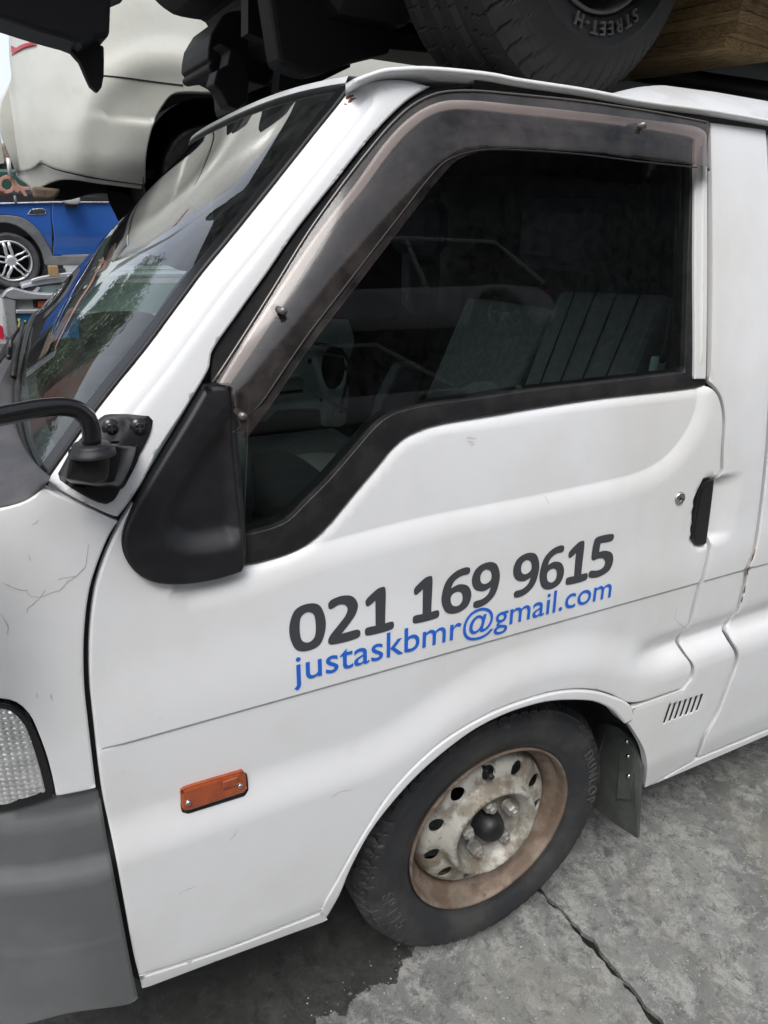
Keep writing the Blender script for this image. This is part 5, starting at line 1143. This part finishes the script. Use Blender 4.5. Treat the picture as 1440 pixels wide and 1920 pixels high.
solid('tray_body', [(-100, 640), (300, 640), (300, 760), (-100, 760)], YU+.1, 1.6, 'tray_alloy', UT, .02)
def crayon(L): return MB().tube([on_y(a, b, YU+.036) for a, b in L], .0075, 6, flat=.5).build('crayon_stroke', 'crayon_yellow', UT)
for L in ([(33, 597), (37, 604), (34, 611), (36, 620), (42, 623), (47, 617), (45, 610), (38, 612), (36, 617)], [(38, 597), (36, 602), (34, 604)], [(46, 601), (50, 612), (53, 618), (57, 605), (61, 616), (66, 593)], [(69, 592), (72, 600), (73, 610)], [(84, 591), (79, 592), (77, 600), (79, 607)], [(78, 599), (83, 599)]): crayon(L)
solid('reflector', [(-2, 609), (5, 612), (8, 630), (5, 645), (-2, 648)], YU+.2, .03, 'tail_red', UT, .004)
# pink steel bracket and pole ------------------------------------------------
YP = 4.6
mat('pink_primer', (.50, .27, .20, 1), .6, col2=(.42, .22, .17, 1), scale=20)
octo = lambda cx, cy, r, n, ph=0: [(cx+r*math.cos(2*math.pi*k/n+ph), cy+r*1.05*math.sin(2*math.pi*k/n+ph)) for k in range(n)]
BR = thing('steel_bracket', tuple(on_y(13, 346, YP)), 'pinkish steel plate bracket with a round hole left of the cream sedan', 'bracket')
oo = octo(13, 346, 17, 10, .3)
panel('eye_plate', np.array([(on_y(a, b, YP)[0], on_y(a, b, YP)[2]) for a, b in oo]), 'pink_primer', BR, holes=[np.array([(on_y(a, b, YP)[0], on_y(a, b, YP)[2]) for a, b in octo(13, 346, 10, 9, .1)])], step=.05, r=.003, skirt=.03, fn=lambda x, z: np.full(np.shape(x), YP))
solid('arm', [(28, 336), (34, 345), (44, 350), (56, 350), (58, 356), (46, 357), (52, 368), (46, 368), (38, 357), (33, 362), (27, 358)], YP, .02, 'pink_primer', BR, .003)
MB().tube([on_y(15, 296, YP-.02), on_y(19, 330, YP-.02)], .012, 8).build('rod', 'paint_white', BR); MB().tube([on_y(27, 366, YP+.02), on_y(30, 382, YP+.02)], .008, 8).build('rod', 'tray_alloy', BR)
part_box('stand', on_y(-40, 360, YP)+[-.75, 0, -.75], (.10, .10, 1.6), 'tray_alloy', BR, .01)
MB().tube([on_y(-40, 360, YP)+[-.75, 0, 0], on_y(-40, 352, YP), on_y(10, 360, YP+.02)], .02, 8).build('brace', 'pink_primer', BR)
# car and dark shed seen behind
WB = thing('white_car', tuple(on_y(10, 380, 11)*[1, 1, 0]), 'white car bonnet and screen edge behind the blue hatchback', 'car')
solid('bonnet', [(-140, 366), (0, 361), (57, 367), (45, 374), (30, 382), (0, 380), (-140, 385)], 10.2, 1.2, 'paint_white', WB, .03)
solid('lower_body', [(-200, 384), (60, 384), (60, 520), (-200, 520)], 10.4, 1.0, 'inner_dark', WB, 0)
SH = thing('scrap_stack', tuple(on_y(-20, 400, 13)*[1, 1, 0]), 'dark jumble of crushed vehicles far behind the steel bracket', 'scrap')
rs = np.random.default_rng(11)
for k in range(16):
    px, py = rs.uniform(-260, 60), 262+16*(k//2)+rs.uniform(-4, 4); c_ = on_y(px, py, 13+rs.uniform(0, .8)); part_box('crushed_panel', c_, (rs.uniform(.9, 2.2), rs.uniform(.6, 1.2), rs.uniform(.10, .32)), ('paint_dark', 'paint_green', 'tray_alloy', 'inner_dark', 'wheel_rust')[k % 5], SH, .04, np.array(Matrix.Rotation(rs.uniform(-.15, .15), 3, 'Y')))
part_box('stack_core', on_y(-100, 480, 13.6), (3.4, 1.2, 1.9), 'inner_dark', SH, .05)

# red shipping container and trees (mirrored in the screen) --------------------
mat('container_red', (.20, .085, .062, 1), .6, col2=(.25, .11, .08, 1), scale=3, layers=[((.12, .06, .04, 1), 8, .55, .75, .5)])
for zc_, lb in ((.1, 'rust-red shipping container standing on the ground left of the stacks'), (2.75, 'rust-red shipping container stacked on top of another, left of the stacks')):
    CT = thing('shipping_container', (-6.2, 17, zc_), lb, 'container', 'stacked shipping containers')
    V = []; n_ = 48
    for k in range(n_+1):
        x = -7.4+2.4*k/n_; yv = 14.0+(.012 if (k % 4) in (1, 2) else 0); V += [(x, yv, zc_+.05), (x, yv, zc_+2.55)]
    obj('end_wall', V, [(2*k, 2*k+2, 2*k+3, 2*k+1) for k in range(n_)], 'container_red', CT, False)
    part_box('container_box', (-6.2, 17.1, zc_+1.3), (2.4, 6.1, 2.58), 'container_red', CT, .02)
    for x in (-7.4, -5.0): part_box('corner_post', (x, 14.0, zc_+1.3), (.14, .14, 2.6), 'container_red', CT, .01)
mat('bark', (.12, .09, .06, 1), .9, col2=(.07, .05, .035, 1), scale=12, bump=.8)
mat('leaf', (.045, .095, .028, 1), .6, col2=(.075, .13, .04, 1), scale=1.2, lo=.3, hi=.7)
def tree(loc, H, label, seed, lean=0):
    r_ = np.random.default_rng(seed); T = thing('leafy_tree', loc, label, 'tree'); L0 = np.array(loc)
    mt = MB().tube([L0, L0+[.1*lean, 0, H*.3], L0+[.25*lean, .1, H*.6], L0+[.3*lean, 0, H*.85]], [.16, .12, .08, .03], 10)
    cl = []
    for k in range(17):
        a = r_.uniform(0, 6.28); h = r_.uniform(.2, .9)*H; rr = (1-abs(h/H-.55))*H*.28*r_.uniform(.6, 1.1); c_ = L0+[rr*math.cos(a), rr*math.sin(a), h]; cl.append((c_, r_.uniform(.5, .95)*H*.17)); b = L0+[.15*lean, 0, h*.72]
        mt.tube([b, (b+c_)/2+[0, 0, .05], c_], [.05, .035, .012], 6)
    mt.build('trunk', 'bark', T)
    V = []; Fc = []
    for c_, R_ in cl:
        n2 = 650; d = r_.normal(size=(n2, 3)); d /= np.linalg.norm(d, axis=1)[:, None]; p = c_+d*(R_*r_.uniform(.35, 1.15, (n2, 1)))*[1.15, 1.15, .8]
        u = r_.normal(size=(n2, 3)); u /= np.linalg.norm(u, axis=1)[:, None]; w = np.cross(u, d); w /= np.linalg.norm(w, axis=1)[:, None]+1e-9; sz = r_.uniform(.05, .11, (n2, 1))
        for q in range(n2):
            b = len(V); V += [p[q]-u[q]*sz[q], p[q]+w[q]*sz[q]*.45, p[q]+u[q]*sz[q], p[q]-w[q]*sz[q]*.45]; Fc.append((b, b+1, b+2, b+3))
    obj('crown', V, Fc, 'leaf', T, False)
tree((-3.4, 14.5, 0), 6.0, 'tall green leafy tree just right of the rust-red containers', 1, 1)
tree((-8.6, 13.6, 0), 5.2, 'bushy green tree farther left of the rust-red containers', 2, -1)
tree((-4.6, 19.5, 0), 6.4, 'farthest green tree behind the container row', 3, .5)

part_box('reflection_blocker', (-.45, .95, 2.38), (1.2, 1.5, .26), 'under_black', TC, .04)  # black slab added above the frame so the windscreen mirrors dark
# dark shed, added out of view to block sky from the door glass
mat('blocker_wall', (.045, .05, .055, 1), .7, col2=(.06, .065, .07, 1), scale=2)
SD = thing('sky_blocker', (3, -11, 0), 'added dark ribbed shed, out of view, blocking sky behind the stacks across the lane', 'light blocker')
V = []; n_ = 200
for k in range(n_+1):
    x = -12+32*k/n_; yv = -10+(.05 if (k % 4) in (1, 2) else 0); V += [(x, yv, 0), (x, yv, 9.6)]
obj('wall', V, [(2*k, 2*k+1, 2*k+3, 2*k+2) for k in range(n_)], 'blocker_wall', SD, False)
part_box('blocker_body', (4, -14.1, 4.8), (32, 8, 9.6), 'blocker_wall', SD, .02); part_box('roof', (4, -14, 9.7), (32.6, 8.8, .18), 'tray_alloy', SD, .02)
for x in (-7, 1, 9): part_box('blocker_door', (x, -9.92, 2.0), (3.4, .06, 4.0), 'clad_grey', SD, .01)
# marks of wear on the van: hairline cracks, scratches, sticker rest, rust
mat('crack_brown', (.46, .42, .37, 1), .8); mat('scratch_grey', (.46, .46, .45, 1), .7); mat('rust_red', (.16, .06, .03, 1), .9); mat('web_white', (.75, .75, .75, 1), .8)
def mark(name, lines, w, m, fn=S, off=-.0004, parent=DOOR):
    V = []; Fc = []; r_ = np.random.default_rng(len(lines)*7+3)
    for L in lines:
        P = smooth_line([unp0(a, b, 0, fn)[[0, 2]] for a, b in L], .004); P = P+r_.normal(0, .0005, P.shape)
        T = np.gradient(P, axis=0); T /= np.linalg.norm(T, axis=1)[:, None]+1e-9; N_ = np.c_[-T[:, 1], T[:, 0]]; n = len(P); tp = w*(.35+.65*np.sin(np.linspace(.1, math.pi-.1, n)))*r_.uniform(.5, 1.2, n)
        b = len(V)
        for q in range(n):
            for sg_ in (-1, 1): x, z = P[q]+N_[q]*sg_*tp[q]/2; V.append((x, float(fn(x, z))+off, z))
        Fc += [(b+2*q, b+2*q+1, b+2*q+3, b+2*q+2) for q in range(n-1)]
    return obj(name, V, Fc, m, parent, False)
CP = bpy.data.objects['corner_panel']
mark('paint_crack', [[(166, 1020), (163, 1045), (160, 1062), (145, 1078), (128, 1090), (112, 1106), (95, 1112), (75, 1120)], [(75, 1120), (62, 1132), (52, 1140), (50, 1150)], [(75, 1120), (60, 1118), (48, 1108), (30, 1104), (10, 1095), (0, 1092)], [(145, 1078), (133, 1082), (118, 1084), (108, 1088)], [(0, 1150), (12, 1168), (14, 1190)], [(75, 1120), (80, 1112), (84, 1105)]], .0010, 'crack_brown', parent=CP)
mark('scratch', [[(54, 1040), (56, 1052)], [(60, 985), (72, 975)], [(95, 1300), (98, 1312)], [(68, 1298), (70, 1308)]], .0014, 'scratch_grey', parent=CP)
mark('scratch', [[(620, 1495), (640, 1484), (660, 1481)], [(446, 1555), (440, 1566), (430, 1576)], [(1262, 1157), (1275, 1170), (1290, 1180)], [(1268, 1140), (1266, 1158)], [(300, 1345), (304, 1348)], [(228, 1444), (231, 1448)], [(1020, 930), (1030, 944)], [(370, 1660), (350, 1668), (335, 1676)], [(1280, 990), (1284, 992)]], .0012, 'scratch_grey')
mark('sticker_rest', [[(873, 822), (882, 820), (893, 822)], [(876, 827), (888, 830)], [(880, 834), (890, 833)]], .004, 'white_dirty')
mark('rust_spot', [[(648, 186), (655, 181), (662, 178)], [(652, 192), (660, 186), (668, 184)], [(645, 196), (650, 194)]], .004, 'rust_red', fn=S_p, parent=PIL)
SDO = bpy.data.objects['sliding_door']
mark('rust_spot', [[(1417, 1030), (1413, 1042), (1410, 1052)], [(1405, 1062), (1402, 1078)], [(1398, 1098), (1396, 1112)], [(1393, 1118), (1391, 1130)], [(1381, 1152), (1380, 1162)]], .0055, 'rust_red', parent=SDO, off=.0005)
MB().tube([on_y(a, b, .02) for a, b in [(470, 720), (466, 770), (464, 815), (463, 850), (461, 900), (459, 950), (459, 985)]], [.0004, .0005, .0008, .0009, .0007, .0004, .0003], 5).build('cobweb_thread', 'web_white', DOOR)

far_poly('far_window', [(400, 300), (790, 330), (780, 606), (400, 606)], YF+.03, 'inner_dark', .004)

# loose grit on the slabs
rg_ = np.random.default_rng(21); gm = MB()
for k in range(900):
    px, py = rg_.uniform(560, 1500), rg_.uniform(1380, 1930); p = on_z(px, py, 0)
    if p[1] > .05 and p[0] < .4: continue
    r_ = rg_.uniform(.0008, .0028)*(1.6 if rg_.random() < .06 else 1); a = rg_.uniform(0, 6.28)
    Vp = [(p[0]+r_*math.cos(a+q*2.09)*rg_.uniform(.7, 1.3), p[1]+r_*math.sin(a+q*2.09), 0) for q in range(3)]+[(p[0], p[1], r_*rg_.uniform(.6, 1.1))]
    gm.add(Vp, [(0, 1, 3), (1, 2, 3), (2, 0, 3)])
mat('grit', (.16, .155, .14, 1), .9, col2=(.42, .41, .37, 1), scale=40, lo=.45, hi=.55)
gr = gm.build('grit', 'grit', None, False); tag(gr, 'fine loose grit scattered over the concrete slabs', 'grit', kind='stuff')

part_box('far_door_cap', (.35, 1.50, 1.14), (1.1, .03, .16), 'inner_dark', van, 0)

# bright five-spoke wheel of the topmost wagon (mirrored in the door glass)
for a in (.19, .80):
    c_ = np.array([2.45+(a-.5)*4.3, -5.58+.83, 2.62+.305]); q = MB()
    V, Fc = lathe([(.195, 0), (.185, .012), (.180, .0)], 36, center=c_+[0, .012, 0]); q.add(V, Fc)
    for k in range(5): t = R(72*k+15); q.tube([c_+np.array([.03*math.cos(t), .02, .03*math.sin(t)]), c_+np.array([.10*math.cos(t), .022, .10*math.sin(t)]), c_+np.array([.185*math.cos(t), .018, .185*math.sin(t)])], .014, 6)
    q.cyl(c_+[0, .005, 0], c_+[0, .035, 0], .045, 14); q.build('wheel_cover', 'alloy_bright', T3)
# slotted grille in the far end of the cowl
for k in range(16):
    u_ = .50+.03*k; a = ws_pt(u_, 0)+np.array([-.050, 0, -.050]); MB().box(a, (.050, .014, .014), np.array(Matrix.Rotation(R(-48), 3, 'Y'))).build('cowl_slot', 'inner_dark', cw, False)

blob('mirror_housing', on_y(-110, 830, -.15)+np.array([-.09, 0, -.10]), (.11, .07, .28), 'gloss_black', mb, .5)
